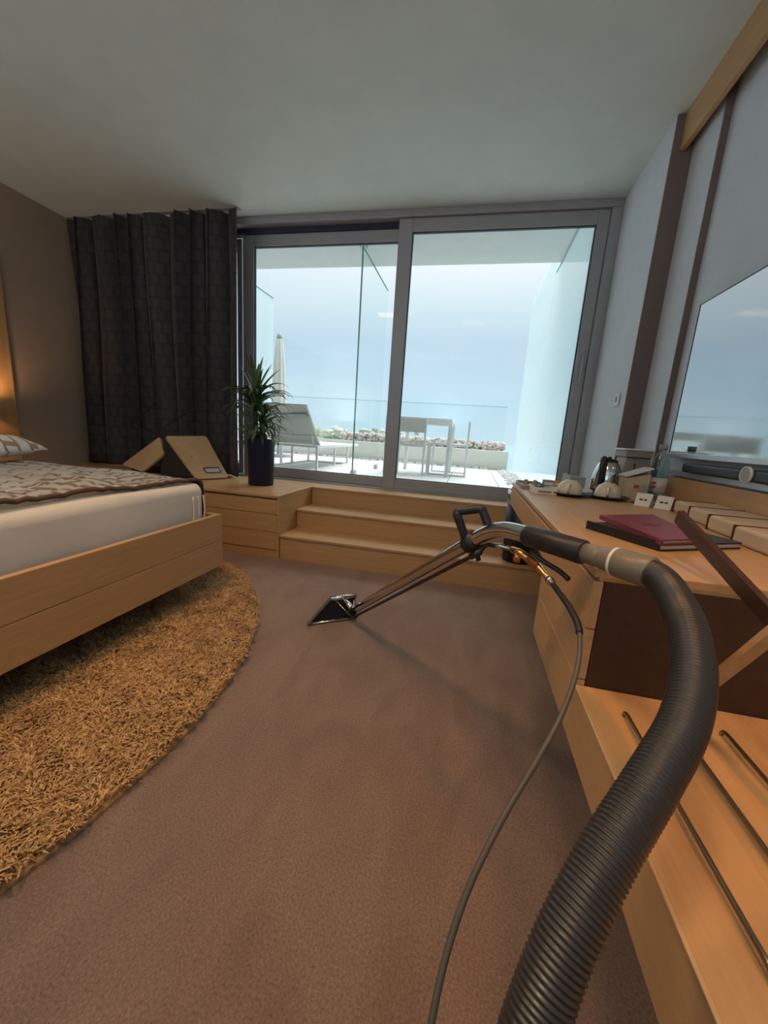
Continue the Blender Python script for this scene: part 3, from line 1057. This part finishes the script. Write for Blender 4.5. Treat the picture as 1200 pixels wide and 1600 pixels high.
# upper crown
for i in range(64):
    s = i / 64
    az = i * 2.39996
    h = -.12 + .14 * s
    key = 'low' if s < .30 else ('mid' if s < .88 else 'up')
    sc = random.uniform(.82, 1.16)
    put_leaf(key, 'leaf_light' if random.random() < .22 else 'leaf', T + Vector((.012 * math.cos(az), .012 * math.sin(az), h)), az, sc, random.uniform(-.1, .15))
put_leaf('up', 'leaf_light', T + Vector((.02, 0, .03)), -.2, 1.05, .20)
put_leaf('up', 'leaf', T + Vector((.02, 0, .03)), 0.1, 1.0, -.35)
put_leaf('up', 'leaf', T + Vector((.01, 0, .02)), 3.0, .8, -.1)
# lower crowns
for (tp, n, s0) in (((.02, .0, .60), 34, .70), ((.03, -.03, .50), 34, .72)):
    for i in range(n):
        s = i / n
        az = i * 2.39996 + 1
        key = 'drop' if s < .45 else ('low' if s < .8 else 'mid')
        put_leaf(key, 'leaf_light' if random.random() < .2 else 'leaf', Vector(tp) + Vector((.012 * math.cos(az), .012 * math.sin(az), -.12 + .12 * s)), az, random.uniform(s0, s0 + .28), random.uniform(-.1, .2))

# ================================================================== DESK SIDE
FX = .272           # front plane of desk and bench
DT = .762           # desk top
YN, YF = .815, 2.46 # near and far end of the desk
desk = empty('desk', (.6, 1.6, 0), 'long pale wooden wall desk with drawers facing the window', 'desk')
part('desk_top', bx(FX, 1.0, YN, YF, .744, DT, .002), M['wood_y'], desk)
part('recess_strip', bx(FX + .012, .99, YN + .003, YF - .004, .737, .744), M['wood_y'], desk)
for (ya, yb) in ((YN + .001, 1.288), (1.291, 1.87), (1.873, YF - .001)):
    part('drawer_front', bx(FX, FX + .02, ya, yb, .632, .736, .0015), M['wood_y'], desk)
part('drawer_box', bx(FX + .021, .99, YN + .02, YF - .002, .632, .736), M['wood_y'], desk)
part('pedestal_front', bx(FX, FX + .02, YN + .001, 1.288, .515, .6295, .0015), M['wood_y'], desk)
part('pedestal_front', bx(FX, FX + .02, YN + .001, 1.288, .378, .5125, .0015), M['wood_y'], desk)
part('pedestal_body', bx(FX + .021, .99, YN + .02, 1.288, .378, .631), M['wood_y'], desk)
part('shaded_end_panel', bx(FX + .021, 1.0, YN + .0005, YN + .019, .378, .7365), M['dark_wood'], desk)  # dark wood colour carries the shade on this end of the pale desk
part('back_board', bx(1.001, 1.028, YN, 2.25, .74, .885, .002), M['wood_y'], desk)

bench = empty('luggage_bench', (.6, 0, .378), 'low pale wooden luggage bench with metal rods in front of the desk', 'bench')
part('body', bx(FX, 1.028, -1.4, YN - .001, .378, .502, .002), M['wood_y'], bench)
part('front_lip', bx(FX - .0015, FX + .004, -1.4, YN - .001, .4995, .503, .001), M['ply'], bench)
for x in (.340, .421, .502, .583, .664):
    pts = smooth_path([(x, .735, .503), (x, .733, .510), (x, .722, .514), (x, .70, .514)], 4) + [(x, .40, .514)] + smooth_path([(x, .39, .514), (x, .368, .514), (x, .357, .510), (x, .355, .503)], 4)
    part('rod', tb(pts, .0034, 10), M['bronze'], bench, True)

# wooden folding stand leaning on the desk end
sd = empty('folding_stand', (.6, .7, .502), 'dark wooden folding luggage stand leaning against the desk end', 'stand')
def plank(a, c, wdt, thk, up):
    a, c = Vector(a), Vector(c)
    d = (c - a).normalized()
    u_ = Vector(up)
    u_ = (u_ - d * u_.dot(d)).normalized()
    s_ = d.cross(u_)
    b = nb()
    P = [a + s_ * wdt / 2, c + s_ * wdt / 2, c - s_ * wdt / 2, a - s_ * wdt / 2]
    prism(b, P, thk)
    return b
part('leg', plank((.474, .975, .862), (.540, .10, .530), .030, .012, (.80, -.35, -.10)), M['dark_wood'], sd)
part('leg', plank((.424, .745, .520), (.478, .50, .985), .016, .014, (.2, .4, .6)), M['wood_y'], sd)

# television and sound bar
tv = empty('television', (1.0, 1.63, 1.34), 'large flat television mounted on the right wall', 'television')
part('body', bx(.992, 1.029, 1.0, 2.245, 1.002, 1.692, .003), M['black_plastic'], tv)
part('screen', bx(.986, .992, 1.006, 2.243, 1.004, 1.692), M['screen'], tv)
b = nb()
box(b, .984, .993, 2.243, 2.247, .985, 1.696)
box(b, .984, .993, 1.0, 2.247, 1.692, 1.696)
part('bezel', b, M['black_plastic'], tv)
part('bottom_trim', bx(.982, 1.0, 1.0, 2.247, .980, 1.004, .002), M['tv_metal'], tv)
sb = empty('sound_bar', (1.0, 1.55, .94), 'dark grey sound bar hanging below the television', 'sound bar')
part('body', bx(.968, 1.029, 1.0, 2.06, .918, .960, .008, 3), M['black_plastic'], sb)
part('wall_shelf', bx(1.004, 1.029, 1.0, 2.24, .892, .917, .002), M['tv_metal'], sb)
rt = Matrix.Translation((.964, 1.615, .942)) @ Matrix.Rotation(PI / 2, 4, 'Y')
b = lathe(nb(), [(.026, -.004), (.030, -.004), (.030, .004), (.026, .004), (.026, -.004)], (0, 0, 0), 32)
bmesh.ops.transform(b, matrix=rt, verts=b.verts[:])
emb = part('emblem_ring', b, M['white'], sb, True)
b = lathe(nb(), [(0, .003), (.026, .003), (.026, -.003), (0, -.003)], (0, 0, 0), 32)
bmesh.ops.transform(b, matrix=rt, verts=b.verts[:])
part('emblem_disc', b, M['grey_panel'], emb)

sw = empty('light_switch', (.9, 2.86, 1.32), 'white wall switch beside the sliding window', 'switch')
part('plate', bx(.889, .8995, 2.825, 2.905, 1.277, 1.357, .003), M['white'], sw)
part('rocker', bx(.885, .889, 2.853, 2.878, 1.30, 1.335, .001), M['grey_panel'], sw)

# waste bin on the lowest step
wb = empty('waste_bin', (.405, 2.752, .19), 'black round waste bin with chrome rim between steps and desk', 'bin')
wbb = part('body', lathe(nb(), [(0, 0), (.105, 0), (.118, .44), (.108, .44), (.10, .03), (0, .03)], (.405, 2.752, .19), 36), M['black_plastic'], wb, True)
part('rim', lathe(nb(), [(.119, .44), (.122, .44), (.122, .49), (.110, .49), (.110, .44), (.119, .44)], (.405, 2.752, .19), 36), M['steel'], wbb, True)

# ------------------------------------------------------------------ things on the desk
def cup_set(x, y, lab, lab2):
    s = empty('saucer', (x, y, DT), lab2, 'saucer', 'dark saucers on the desk')
    link('plate', mesh_from(lathe(nb(), [(0, 0), (.055, 0), (.092, .012), (.097, .015), (.095, .017), (.057, .006), (0, .006)], (0, 0, 0), 36)), M['black_plastic'], s, True)
    c = empty('cup', (x, y, DT + .0065), lab, 'cup', 'upturned cups on the desk')
    link('bowl', mesh_from(lathe(nb(), [(.055, 0), (.058, 0), (.059, .014), (.055, .038), (.042, .058), (.028, .066), (.025, .071), (0, .071), (0, .063), (.026, .060), (.050, .036), (.054, .014), (.055, 0)], (0, 0, 0), 36)), M['porcelain'], c, True)
    h = smooth_path([(-.012, -.050, .050), (-.024, -.074, .046), (-.026, -.078, .022), (-.018, -.056, .012)], 6)
    link('handle', mesh_from(tb(h, .0058, 10)), M['porcelain'], c, True)
cup_set(.497, 2.035, 'cream cup upturned on a saucer nearer the tea box', 'dark saucer under the cup nearer the tea box')
cup_set(.672, 2.045, 'cream cup upturned on a saucer in front of the kettle', 'dark saucer under the cup in front of the kettle')

kt = empty('kettle', (.735, 2.30, DT), 'chrome electric kettle with black handle behind the cups', 'kettle')
KC = (.735, 2.30, DT)
part('base', lathe(nb(), [(0, 0), (.078, 0), (.080, .010), (.072, .018), (0, .018)], KC, 36), M['black_plastic'], kt, True)
part('body', lathe(nb(), [(0, .018), (.070, .018), (.074, .03), (.070, .10), (.054, .155), (.040, .172), (0, .172)], KC, 40), M['chrome'], kt, True)
part('lid', lathe(nb(), [(.044, .168), (.042, .178), (.02, .186), (.010, .188), (.010, .196), (0, .198)], KC, 28), M['black_plastic'], kt, True)
hp = smooth_path([(.735 - .030, 2.30 - .035, DT + .180), (.735 - .052, 2.30 - .075, DT + .186), (.735 - .060, 2.30 - .100, DT + .150), (.735 - .056, 2.30 - .098, DT + .08), (.735 - .045, 2.30 - .072, DT + .035)], 7)
part('handle', tb(hp, .014, 14), M['black_plastic'], kt, True)
part('spout', prism(nb(), [(.735 + .03, 2.30 + .045, DT + .165), (.735 + .055, 2.30 + .075, DT + .165), (.735 + .04, 2.30 + .055, DT + .11)], .03), M['chrome'], kt)

cm = empty('coffee_machine', (.86, 2.37, DT), 'taupe boxy coffee machine behind the kettle', 'coffee machine')
part('body', bx(.815, .935, 2.30, 2.445, DT, DT + .20, .004), M['taupe'], cm)
part('head', bx(.805, .935, 2.285, 2.445, DT + .2035, DT + .238, .004), M['taupe'], cm)
part('lid', bx(.795, .938, 2.278, 2.447, DT + .2385, DT + .248, .003), M['white'], cm)
part('slot', bx(.857, .862, 2.297, 2.3005, DT + .14, DT + .172), M['black'], cm)
part('seam', bx(.818, .932, 2.3025, 2.44, DT + .20, DT + .2035), M['black'], cm)

hb = empty('menu_holder', (.56, 2.36, DT), 'small grey box holder with frosted side panel next to the kettle', 'holder')
part('box', bx(.565, .645, 2.335, 2.43, DT, DT + .072, .003), M['grey_panel'], hb)
part('side_panel', bx(.545, .5605, 2.32, 2.44, DT, DT + .083, .002), M['glass_milk'], hb)

tr = empty('tea_tray', (.38, 2.3, DT), 'white serving tray at the far end of the desk', 'tray')
part('base', bx(.292, .415, 2.16, 2.42, DT, DT + .005, .001), M['white'], tr)
b = nb()
box(b, .288, .292, 2.156, 2.424, DT, DT + .020); box(b, .415, .419, 2.156, 2.424, DT, DT + .020)
box(b, .288, .419, 2.152, 2.156, DT, DT + .020); box(b, .288, .419, 2.424, 2.428, DT, DT + .020)
part('rim', b, M['taupe'], tr)
def capsule_cup(x, y, lab):
    c = empty('coffee_capsule', (x, y, DT + .0055), lab, 'capsule', 'capsules on the tray')
    link('shell', mesh_from(lathe(nb(), [(0, 0), (.019, 0), (.019, .003), (.015, .004), (.010, .026), (0, .026)], (0, 0, 0), 20)), M['taupe'], c, True)
    link('foil', mesh_from(lathe(nb(), [(0, .0262), (.0085, .0262), (.0085, .028), (0, .028)], (0, 0, 0), 16)), M['brass'], c)
capsule_cup(.335, 2.36, 'brown coffee capsule at the left of the tray')
capsule_cup(.385, 2.36, 'brown coffee capsule at the right of the tray')
tbx = empty('tea_box', (.38, 2.03, DT), 'pale tea box with dark packets on the desk edge', 'box')
part('body', bx(.318, .432, 1.985, 2.085, DT, DT + .028, .002), M['paper'], tbx)
part('band', bx(.345, .405, 1.983, 1.9855, DT + .008, DT + .018), M['taupe'], tbx)
part('lid_card', bx(.326, .424, 1.993, 2.077, DT + .0285, DT + .031), M['paper'], tbx)
for i, (x, y, rz, mk) in enumerate(((.352, 2.02, .3, 'black'), (.385, 2.045, -.4, 'black'), (.398, 2.01, .9, 'grey_panel'))):
    s = link('sugar_packet', mesh_from(bx(-.022, .022, -.010, .010, 0, .005, .0015)), M[mk])
    s.location = (x, y, DT + .0312 + .0052 * i)
    s.rotation_euler = (0, 0, rz)
    tag(s, ['black sugar packet lying lowest on the tea box', 'black sugar packet crossing the others on the tea box', 'grey sugar packet lying topmost on the tea box'][i], 'packet', 'packets on the tea box')
for i, (x, y, w_, d_, h_, mk, lab) in enumerate(((.47, 2.22, .07, .05, .018, 'paper', 'white folded napkin behind the tea box'), (.52, 2.19, .06, .05, .022, 'taupe', 'brown biscuit packet behind the first cup'),
                                                 (.455, 2.36, .055, .05, .040, 'taupe', 'brown snack box near the window'), (.51, 2.385, .05, .035, .038, 'orange', 'orange snack packet near the window'), (.60, 2.20, .09, .05, .022, 'paper', 'white paper packet between the two cups'))):
    o = empty('snack_packet', (x, y, DT), lab, 'packet')
    link('pack', mesh_from(bx(-w_ / 2, w_ / 2, -d_ / 2, d_ / 2, 0, h_, .004)), M[mk], o)
    link('flap', mesh_from(bx(-w_ / 2 + .004, w_ / 2 - .004, -d_ / 2 - .003, -d_ / 2 - .0005, h_ * .3, h_ * .75, .0005)), M['white'], o)

ib = empty('paper_box', (.80, 2.15, DT), 'beige paper box with slanted white lid beside the bottle', 'box')
b = nb()
prism(b, [(.765, 2.15, DT + .001), (.865, 2.15, DT + .001), (.865, 2.15, DT + .130), (.765, 2.15, DT + .105)], .10)
part('body', b, M['card'], ib)
part('lid', prism(nb(), [(.757, 2.095, DT + .112), (.757, 2.205, DT + .112), (.872, 2.205, DT + .158), (.872, 2.095, DT + .158)], .006), M['white'], ib)
part('print', bx(.80, .822, 2.0965, 2.099, DT + .06, DT + .075), M['redink'], ib)

wbt = empty('water_bottle', (.925, 2.17, DT), 'clear glass water bottle beside the wall', 'bottle')
WB = (.925, 2.17, DT)
wgl = part('glass', lathe(nb(), [(0, 0), (.040, 0), (.043, .008), (.043, .165), (.036, .205), (.018, .238), (.015, .258), (.012, .258), (.014, .236), (.032, .203), (.039, .164), (.039, .010), (0, .008)], WB, 32), M['water'], wbt, True)
part('cap', lathe(nb(), [(.016, .250), (.018, .250), (.018, .276), (0, .276)], WB, 20), M['grey_panel'], wbt, True)
part('label', lathe(nb(), [(.0435, .045), (.0438, .045), (.0438, .115), (.0435, .115)], WB, 32), M['paper'], wgl, True)
for z in (.065, .085):
    part('label_print', bx(.885, .905, 2.126, 2.1285, DT + z, DT + z + .010), M['redink'], wgl)
cs = tag(link('coaster', mesh_from(lathe(nb(), [(0, 0), (.045, 0), (.047, .003), (.045, .006), (0, .006)], (0, 0, 0), 32)), M['dark_wood']), 'dark round coaster under the drinking glass', 'coaster')
cs.location = (.80, 1.965, DT)
dg = empty('drinking_glass', (.80, 1.965, DT + .0062), 'upturned drinking glass on a dark coaster', 'glass')
link('bowl', mesh_from(lathe(nb(), [(.031, 0), (.033, 0), (.027, .085), (.026, .088), (0, .088), (0, .080), (.024, .080), (.031, 0)], (0, 0, 0), 32)), M['water'], dg, True)
link('paper_cover', mesh_from(lathe(nb(), [(.0335, .002), (.0305, .045), (.0308, .045), (.0338, .002)], (0, 0, 0), 32)), M['card'], dg, True)

def tent_card(x, y, rz, lab):
    c = empty('tent_card', (x, y, DT), lab, 'card', 'tent cards on the desk', rz)
    a, h = .026, .056
    link('front', mesh_from(prism(nb(), [(-.03, -a, .001), (.03, -a, .001), (.03, 0, h), (-.03, 0, h)], .001)), M['paper'], c)
    link('rear', mesh_from(prism(nb(), [(-.03, a, .001), (.03, a, .001), (.03, 0, h), (-.03, 0, h)], .001)), M['paper'], c)
    for k, (u0_, u1_) in enumerate(((-.016, -.002), (.002, .014))):
        q = .55
        link('print', mesh_from(prism(nb(), [(u0_, -a * (1 - .45) - .0009, h * .45), (u1_, -a * (1 - .45) - .0009, h * .45), (u1_, -a * .42 - .0009, h * .58), (u0_, -a * .42 - .0009, h * .58)], .0004)), M['ink'], c)
tent_card(.775, 1.895, -.7, 'small folded white card standing nearer the bottle')
tent_card(.838, 1.853, -.7, 'small folded white card standing nearer the beige boxes')

# folders
fo = empty('black_folder', (.53, 1.2, DT), 'black folder lying open-edged under the burgundy folder', 'folder')
FP = [Vector((.362, 1.235, 0)), Vector((.480, 1.035, 0)), Vector((.735, 1.175, 0)), Vector((.625, 1.385, 0))]
def slab(P, z0, z1, rnd=.012):
    c_ = [Vector((p[0], p[1], (z0 + z1) / 2)) for p in P]
    return prism(nb(), round_poly(c_, rnd, 4), z1 - z0)
def inset(P, d):
    c_ = sum(P, Vector()) / len(P)
    return [p + (c_ - p).normalized() * d for p in P]
part('lower_cover', slab(FP, DT + .0005, DT + .004), M['black_plastic'], fo)
part('pages', slab(inset(FP, .008), DT + .004, DT + .014, .004), M['paper'], fo)
spn = plank(FP[0] + Vector((.003, -.002, DT + .0125)), FP[1] + Vector((-.002, .003, DT + .0125)), .024, .006, (.86, .5, 0))
part('spine', spn, M['black_plastic'], fo)
part('upper_cover', slab(FP, DT + .0142, DT + .018), M['black_plastic'], fo)
rf = empty('burgundy_folder', (.57, 1.33, DT + .018), 'burgundy leather folder lying on the black folder', 'folder')
RP = [Vector((.424, 1.318, 0)), Vector((.476, 1.025, 0)), Vector((.605, 1.10, 0)), Vector((.622, 1.440, 0))]
z0 = DT + .0185
part('lower_cover', slab(RP, z0, z0 + .003), M['red'], rf)
part('pages', slab(inset(RP, .007), z0 + .003, z0 + .010, .004), M['paper'], rf)
part('spine', plank(RP[0] + Vector((0, 0, z0 + .0065)), RP[1] + Vector((0, 0, z0 + .0065)), .013, .004, (.96, .27, 0)), M['red'], rf)
part('upper_cover', slab(RP, z0 + .010, z0 + .0135), M['red'], rf)
cR = sum(RP, Vector()) / 4
dl = (RP[3] - RP[0]).normalized()
dw = (RP[1] - RP[0]).normalized()
for k, (u_, l_) in enumerate(((-.020, .050), (-.004, .070), (.012, .036))):
    a = cR + dw * u_
    part('embossed_line', prism(nb(), [a - dl * l_ / 2 + Vector((0, 0, z0 + .0137)), a + dl * l_ / 2 + Vector((0, 0, z0 + .0137)), a + dl * l_ / 2 + dw * .006 + Vector((0, 0, z0 + .0137)), a - dl * l_ / 2 + dw * .006 + Vector((0, 0, z0 + .0137))], .0006), M['emboss'], rf)

# row of beige boxes along the back of the desk
for i, (xa, ya, yb, lab) in enumerate(((.845, 1.63, 1.80, 'beige card box nearest the tent cards, first of the row'), (.815, 1.45, 1.625, 'beige card box second from the tent cards'),
                                       (.785, 1.27, 1.445, 'beige card box third from the tent cards'), (.755, 1.09, 1.265, 'beige card box nearest the viewer, last of the row'))):
    o = empty('card_box', ((xa + .99) / 2, (ya + yb) / 2, DT), lab, 'box', 'beige boxes along the desk wall')
    part('body', bx(xa, .995, ya, yb - .004, DT + .0005, DT + .050, .010, 3), M['card'], o)
    part('edge_band', bx(xa - .001, .994, yb - .0045, yb - .0005, DT + .0005, DT + .0515, .0015), M['seam'], o)

# ================================================================== CARPET EXTRACTOR WAND
wa = empty('carpet_wand', (-.6, 1.82, 0), 'chrome carpet cleaning wand with black grip and ribbed hose', 'vacuum wand')
TR = .0205
tpts = [(-.515, 1.815, .075), (.035, 1.046, .730), (.060, 1.024, .757), (.085, .999, .776), (.113, .971, .787), (.153, .926, .790), (.200, .874, .790)]
straight = [Vector(tpts[0]).lerp(Vector(tpts[1]), k / 10) for k in range(10)]
bend = smooth_path(tpts[1:], 8)
part('tube', tb([tuple(p) for p in straight] + [tuple(p) for p in bend], TR, 24), M['chrome'], wa, True)
g0, g1_ = Vector((.150, .929, .790)), Vector((.248, .821, .791))
part('grip', tb([g0, g0.lerp(g1_, .03), g0.lerp(g1_, .97), g1_], [.0235, .0255, .0255, .0235], 24), M['black'], wa, True)
part('swivel', tb([g1_, g1_.lerp(Vector((.285, .776, .793)), 1)], .021, 24), M['cuff'], wa, True)
c0, c1 = Vector((.268, .797, .792)), Vector((.332, .724, .794))
part('cuff', tb([c0, c0.lerp(c1, .08), c0.lerp(c1, .30), c0.lerp(c1, .36), c0.lerp(c1, .97), c1], [.020, .0225, .0235, .0275, .0285, .0265], 28), M['cuff'], wa, True)
part('cuff_band', tb([c0.lerp(c1, .30), c0.lerp(c1, .355)], .0277, 28), M['white'], wa, True)
hp = [(.318, .741, .794), (.333, .712, .792), (.338, .672, .782), (.329, .592, .758), (.310, .524, .726), (.277, .463, .692), (.227, .404, .657), (.174, .348, .616), (.137, .306, .577), (.111, .271, .535), (.095, .243, .494), (.080, .20, .40), (.06, .05, .20), (.04, -.20, .06), (.03, -.60, .045), (.05, -1.2, .045)]
path = smooth_path(hp, 120)
L = 0
rads = []
acc = [0]
for a, c in zip(path[:-1], path[1:]): acc.append(acc[-1] + (c - a).length)
# resample evenly so that the ribs are regular
tot = acc[-1]
step = .0011
res, k = [], 0
npath = int(tot / step)
npath = min(npath, int(1.05 / step))
for i in range(npath + 1):
    s = i * step
    while acc[k + 1] < s: k += 1
    t_ = (s - acc[k]) / max(1e-9, acc[k + 1] - acc[k])
    res.append(path[k].lerp(path[k + 1], t_))
rads = [.0234 + .0020 * (0.5 + 0.5 * math.cos(2 * PI * (i * step) / .0054)) for i in range(len(res))]
part('ribbed_hose', tb([tuple(p) for p in res], rads, 28, False), M['hose_grey'], wa, True)
rest = [p for p, a in zip(path, acc) if a > npath * step][::6] + [path[-1]]
part('hose_tail', tb([tuple(res[-1])] + [tuple(p) for p in rest], .0245, 20), M['hose_grey'], wa, True)

# spray tube below the wand, clamp and loop handle
d_t = (Vector(tpts[1]) - Vector(tpts[0])).normalized()
side = d_t.cross(Vector((0, 0, 1))).normalized()
dn = d_t.cross(side).normalized()
if dn.z > 0: dn = -dn
s0 = Vector(tpts[0]) + dn * .034
s1 = Vector(tpts[1]) + dn * .036
part('spray_tube', tb([s0, s0.lerp(s1, .5), s1, s1 + d_t * .02], .0062, 10), M['black'], wa, True)
part('clamp', tb([Vector(tpts[1]) - d_t * .030, Vector(tpts[1]) + d_t * .012], .0255, 20), M['black'], wa, True)
part('clamp_bolt', tube(tb([Vector(tpts[1]) + dn * .02, Vector(tpts[1]) + dn * .056], .007, 10), [Vector(tpts[1]) - d_t * .028 + dn * .036, Vector(tpts[1]) + d_t * .012 + dn * .036], .0095, 10), M['black'], wa, True)
hh = [(.014, 1.052, .730), (-.014, 1.058, .790), (-.016, 1.060, .797), (-.012, 1.062, .804), (.036, 1.048, .818), (.045, 1.045, .819), (.051, 1.044, .813), (.072, 1.032, .772)]
part('loop_handle', tb(smooth_path(hh, 4), .0118, 12), M['black'], wa, True)
part('feed_hose', tb(smooth_path([s1 + d_t * .015, (.068, 1.012, .731), (.088, .996, .737)], 6), .0058, 10), M['black'], wa, True)
va = part('valve', tb([(.126, .964, .742), (.140, .948, .741), (.164, .908, .737)], [.0075, .0095, .0085], 14), M['brass'], wa, True)
part('silver_fitting', tb([(.086, .998, .737), (.104, .982, .741), (.106, .981, .741), (.128, .963, .742)], [.0062, .0078, .0055, .0055], 12), M['chrome'], va, True)
part('brass_stub', tb([(.140, .948, .741), (.137, .945, .716)], .0085, 12), M['brass'], va, True)
part('brass_nut', tb([(.160, .913, .737), (.176, .890, .729)], .0112, 6), M['brass'], va)
part('brass_body', tb([(.174, .893, .730), (.182, .884, .725), (.190, .868, .719), (.203, .842, .709)], [.0085, .0095, .0070, .0075], 14), M['brass'], va, True)
part('brass_collar', tb([(.196, .857, .714), (.200, .849, .711)], .0092, 12), M['chrome'], va, True)
part('trigger_lever', tb(smooth_path([(.160, .906, .756), (.187, .883, .744), (.219, .866, .731), (.234, .847, .722)], 5), .0058, 10), M['black'], va, True)
part('guard_wire', tb(smooth_path([(.176, .884, .742), (.190, .862, .728), (.204, .836, .712), (.207, .815, .700)], 5), .0016, 8), M['chrome'], va, True)
tpath = smooth_path([(.203, .842, .709), (.214, .79, .700), (.223, .754, .690), (.228, .71, .673), (.216, .648, .638), (.185, .581, .596), (.144, .52, .553), (.099, .461, .509), (.061, .403, .466), (.039, .359, .425), (.027, .319, .385), (.022, .28, .33), (.02, .20, .22), (.02, .05, .08), (.0, -.2, .012), (-.02, -.8, .010)], 10)
part('solution_hose', tb([tuple(p) for p in tpath], .0042, 12), M['thin_hose'], wa, True)
part('hose_sleeve', tb([tuple(p) for p in tpath[1:32]], .0063, 12), M['black'], wa, True)

# nozzle head
A_, B_, C_, D_ = Vector((-.722, 1.722, .004)), Vector((-.515, 1.872, .004)), Vector((-.530, 1.905, .115)), Vector((-.640, 1.825, .115))
nh = part('nozzle_plate', prism(nb(), [A_, B_, C_, D_], .010), M['black_plastic'], wa)
part('nozzle_lip', tb([A_ + Vector((-.004, -.003, .004)), B_ + Vector((.004, .003, .004))], .0075, 10), M['chrome'], nh, True)
part('top_rim', tb([D_ + Vector((-.004, -.004, .004)), C_ + Vector((.004, .003, .004))], .0135, 12), M['chrome'], nh, True)
nn = (B_ - A_).cross(D_ - A_).normalized()
part('side_rim', prism(nb(), [A_ - nn * .018 + Vector((-.004, -.003, .002)), A_ + nn * .018 + Vector((-.004, -.003, .002)), D_ + nn * .018 + Vector((-.004, -.003, .004)), D_ - nn * .018 + Vector((-.004, -.003, .004))], .006), M['steel'], nh)
jt = Vector(tpts[0]) + d_t * .02
part('neck', tb([D_.lerp(C_, .5) + Vector((0, -.004, 0)), jt], [.012, .016], 14), M['chrome'], nh, True)
part('strut', tb([D_.lerp(C_, .12), Vector((-.515, 1.80, .050))], .0035, 8), M['chrome'], nh, True)
part('strut', tb([D_.lerp(C_, .95), jt + Vector((.0, .0, .012))], .0035, 8), M['chrome'], nh, True)
part('spray_jet', tb([s0 - d_t * .004, s0 + d_t * .035], .0115, 12), M['black'], nh, True)
part('wand_foot', tb([Vector(tpts[0]) - d_t * .012, Vector(tpts[0]) + d_t * .03], .0225, 16), M['black'], nh, True)

# ================================================================== LAMPS OF THE ROOM AND ADDED FILL LAMPS
def ceiling_lamp(x, y, w_, l_, watts, col, lab, spread=PI, glow=7.0):
    o = empty('ceiling_light', (x, y, ZC), lab, 'ceiling lamp', 'recessed ceiling lamps')
    b = nb()
    e_ = .02
    z0, z1 = ZC - .014, ZC - .0005
    box(b, x - w_ / 2 - e_, x - w_ / 2, y - l_ / 2 - e_, y + l_ / 2 + e_, z0, z1)
    box(b, x + w_ / 2, x + w_ / 2 + e_, y - l_ / 2 - e_, y + l_ / 2 + e_, z0, z1)
    box(b, x - w_ / 2, x + w_ / 2, y - l_ / 2 - e_, y - l_ / 2, z0, z1)
    box(b, x - w_ / 2, x + w_ / 2, y + l_ / 2, y + l_ / 2 + e_, z0, z1)
    part('frame', b, M['white'], o)
    part('diffuser', bx(x - w_ / 2, x + w_ / 2, y - l_ / 2, y + l_ / 2, ZC - .008, ZC - .0005), emit('lamp_glow', col, glow), o)
    ld = bpy.data.lights.new('ceiling_lamp_light', 'AREA')
    ld.shape = 'RECTANGLE'
    ld.size, ld.size_y = w_, l_
    ld.energy = watts
    ld.color = col
    ld.spread = spread
    lo_ = bpy.data.objects.new('lamp_light', ld)
    COL.objects.link(lo_)
    lo_.parent = o
    lo_.location = (0, 0, -.016)
    return o
ceiling_lamp(-1.35, .95, .50, .25, LAMP_W, WARM, 'recessed ceiling lamp above the foot of the bed', 2.1, 3.5)
ceiling_lamp(.68, .50, .12, .12, 1.3, (1.0, .40, .12), 'small amber recessed downlight above the luggage bench', .95, .8)
ceiling_lamp(-.15, .42, .34, .34, SPOT_W, (1.0, .66, .36), 'small unseen warm downlight added above the carpet beside the bench', 1.9, .8)  # lamp added to warm the bed board and cast the hose shadow

bl = empty('bedside_lamp', (-3.80, 2.42, 1.0), 'warm bedside wall lamp left of the bed', 'lamp')
part('shade', lathe(nb(), [(.05, -.06), (.07, .06), (.068, .06), (.048, -.06)], (-3.80, 2.42, 1.0), 24), M['paper'], bl, True)
part('bracket', tb([(-3.924, 2.42, 1.0), (-3.80, 2.42, 1.0)], .008, 8), M['steel'], bl)
ld = bpy.data.lights.new('bedside_light', 'POINT')
ld.energy = BED_W
ld.color = (1.0, .55, .25)
ld.shadow_soft_size = .03
lo_ = bpy.data.objects.new('bulb_light', ld)
COL.objects.link(lo_)
lo_.parent = bl
lo_.location = (0, 0, .03)

def fill_uplighter(x, y, z, watts, lab):  # unseen fill lamps added to brighten the ceiling and the room
    o = empty('fill_uplighter', (x, y, 0), lab, 'lamp', 'added fill uplighters')
    part('base', lathe(nb(), [(0, 0.0005), (.14, .0005), (.14, .02), (.02, .03), (0, .03)], (x, y, 0), 28), M['steel'], o, True)
    part('pole', tb([(x, y, .02), (x, y, z - .08)], .012, 12), M['steel'], o, True)
    part('bowl', lathe(nb(), [(.02, -.10), (.12, -.06), (.20, .0), (.195, .0), (.11, -.05), (.0, -.08)], (x, y, z), 36), M['steel'], o, True)
    ld = bpy.data.lights.new('fill_uplight', 'AREA')
    ld.shape = 'DISK'
    ld.size = .36
    ld.energy = watts
    ld.color = (.80, .95, 1.0)
    q = bpy.data.objects.new('fill_uplight', ld)
    COL.objects.link(q)
    q.parent = o
    q.location = (0, 0, z - .01)
    q.rotation_euler = (PI, 0, 0)
fill_uplighter(-.6, -2.1, 1.2, UP_W, 'added unseen steel uplighter by the back wall')
fill_uplighter(-3.2, -2.2, 1.2, UP_W, 'added unseen steel uplighter in the corner behind the bed')
fill_uplighter(-3.6, -.75, 1.2, UP_W * .5, 'added unseen steel uplighter beside the headboard')
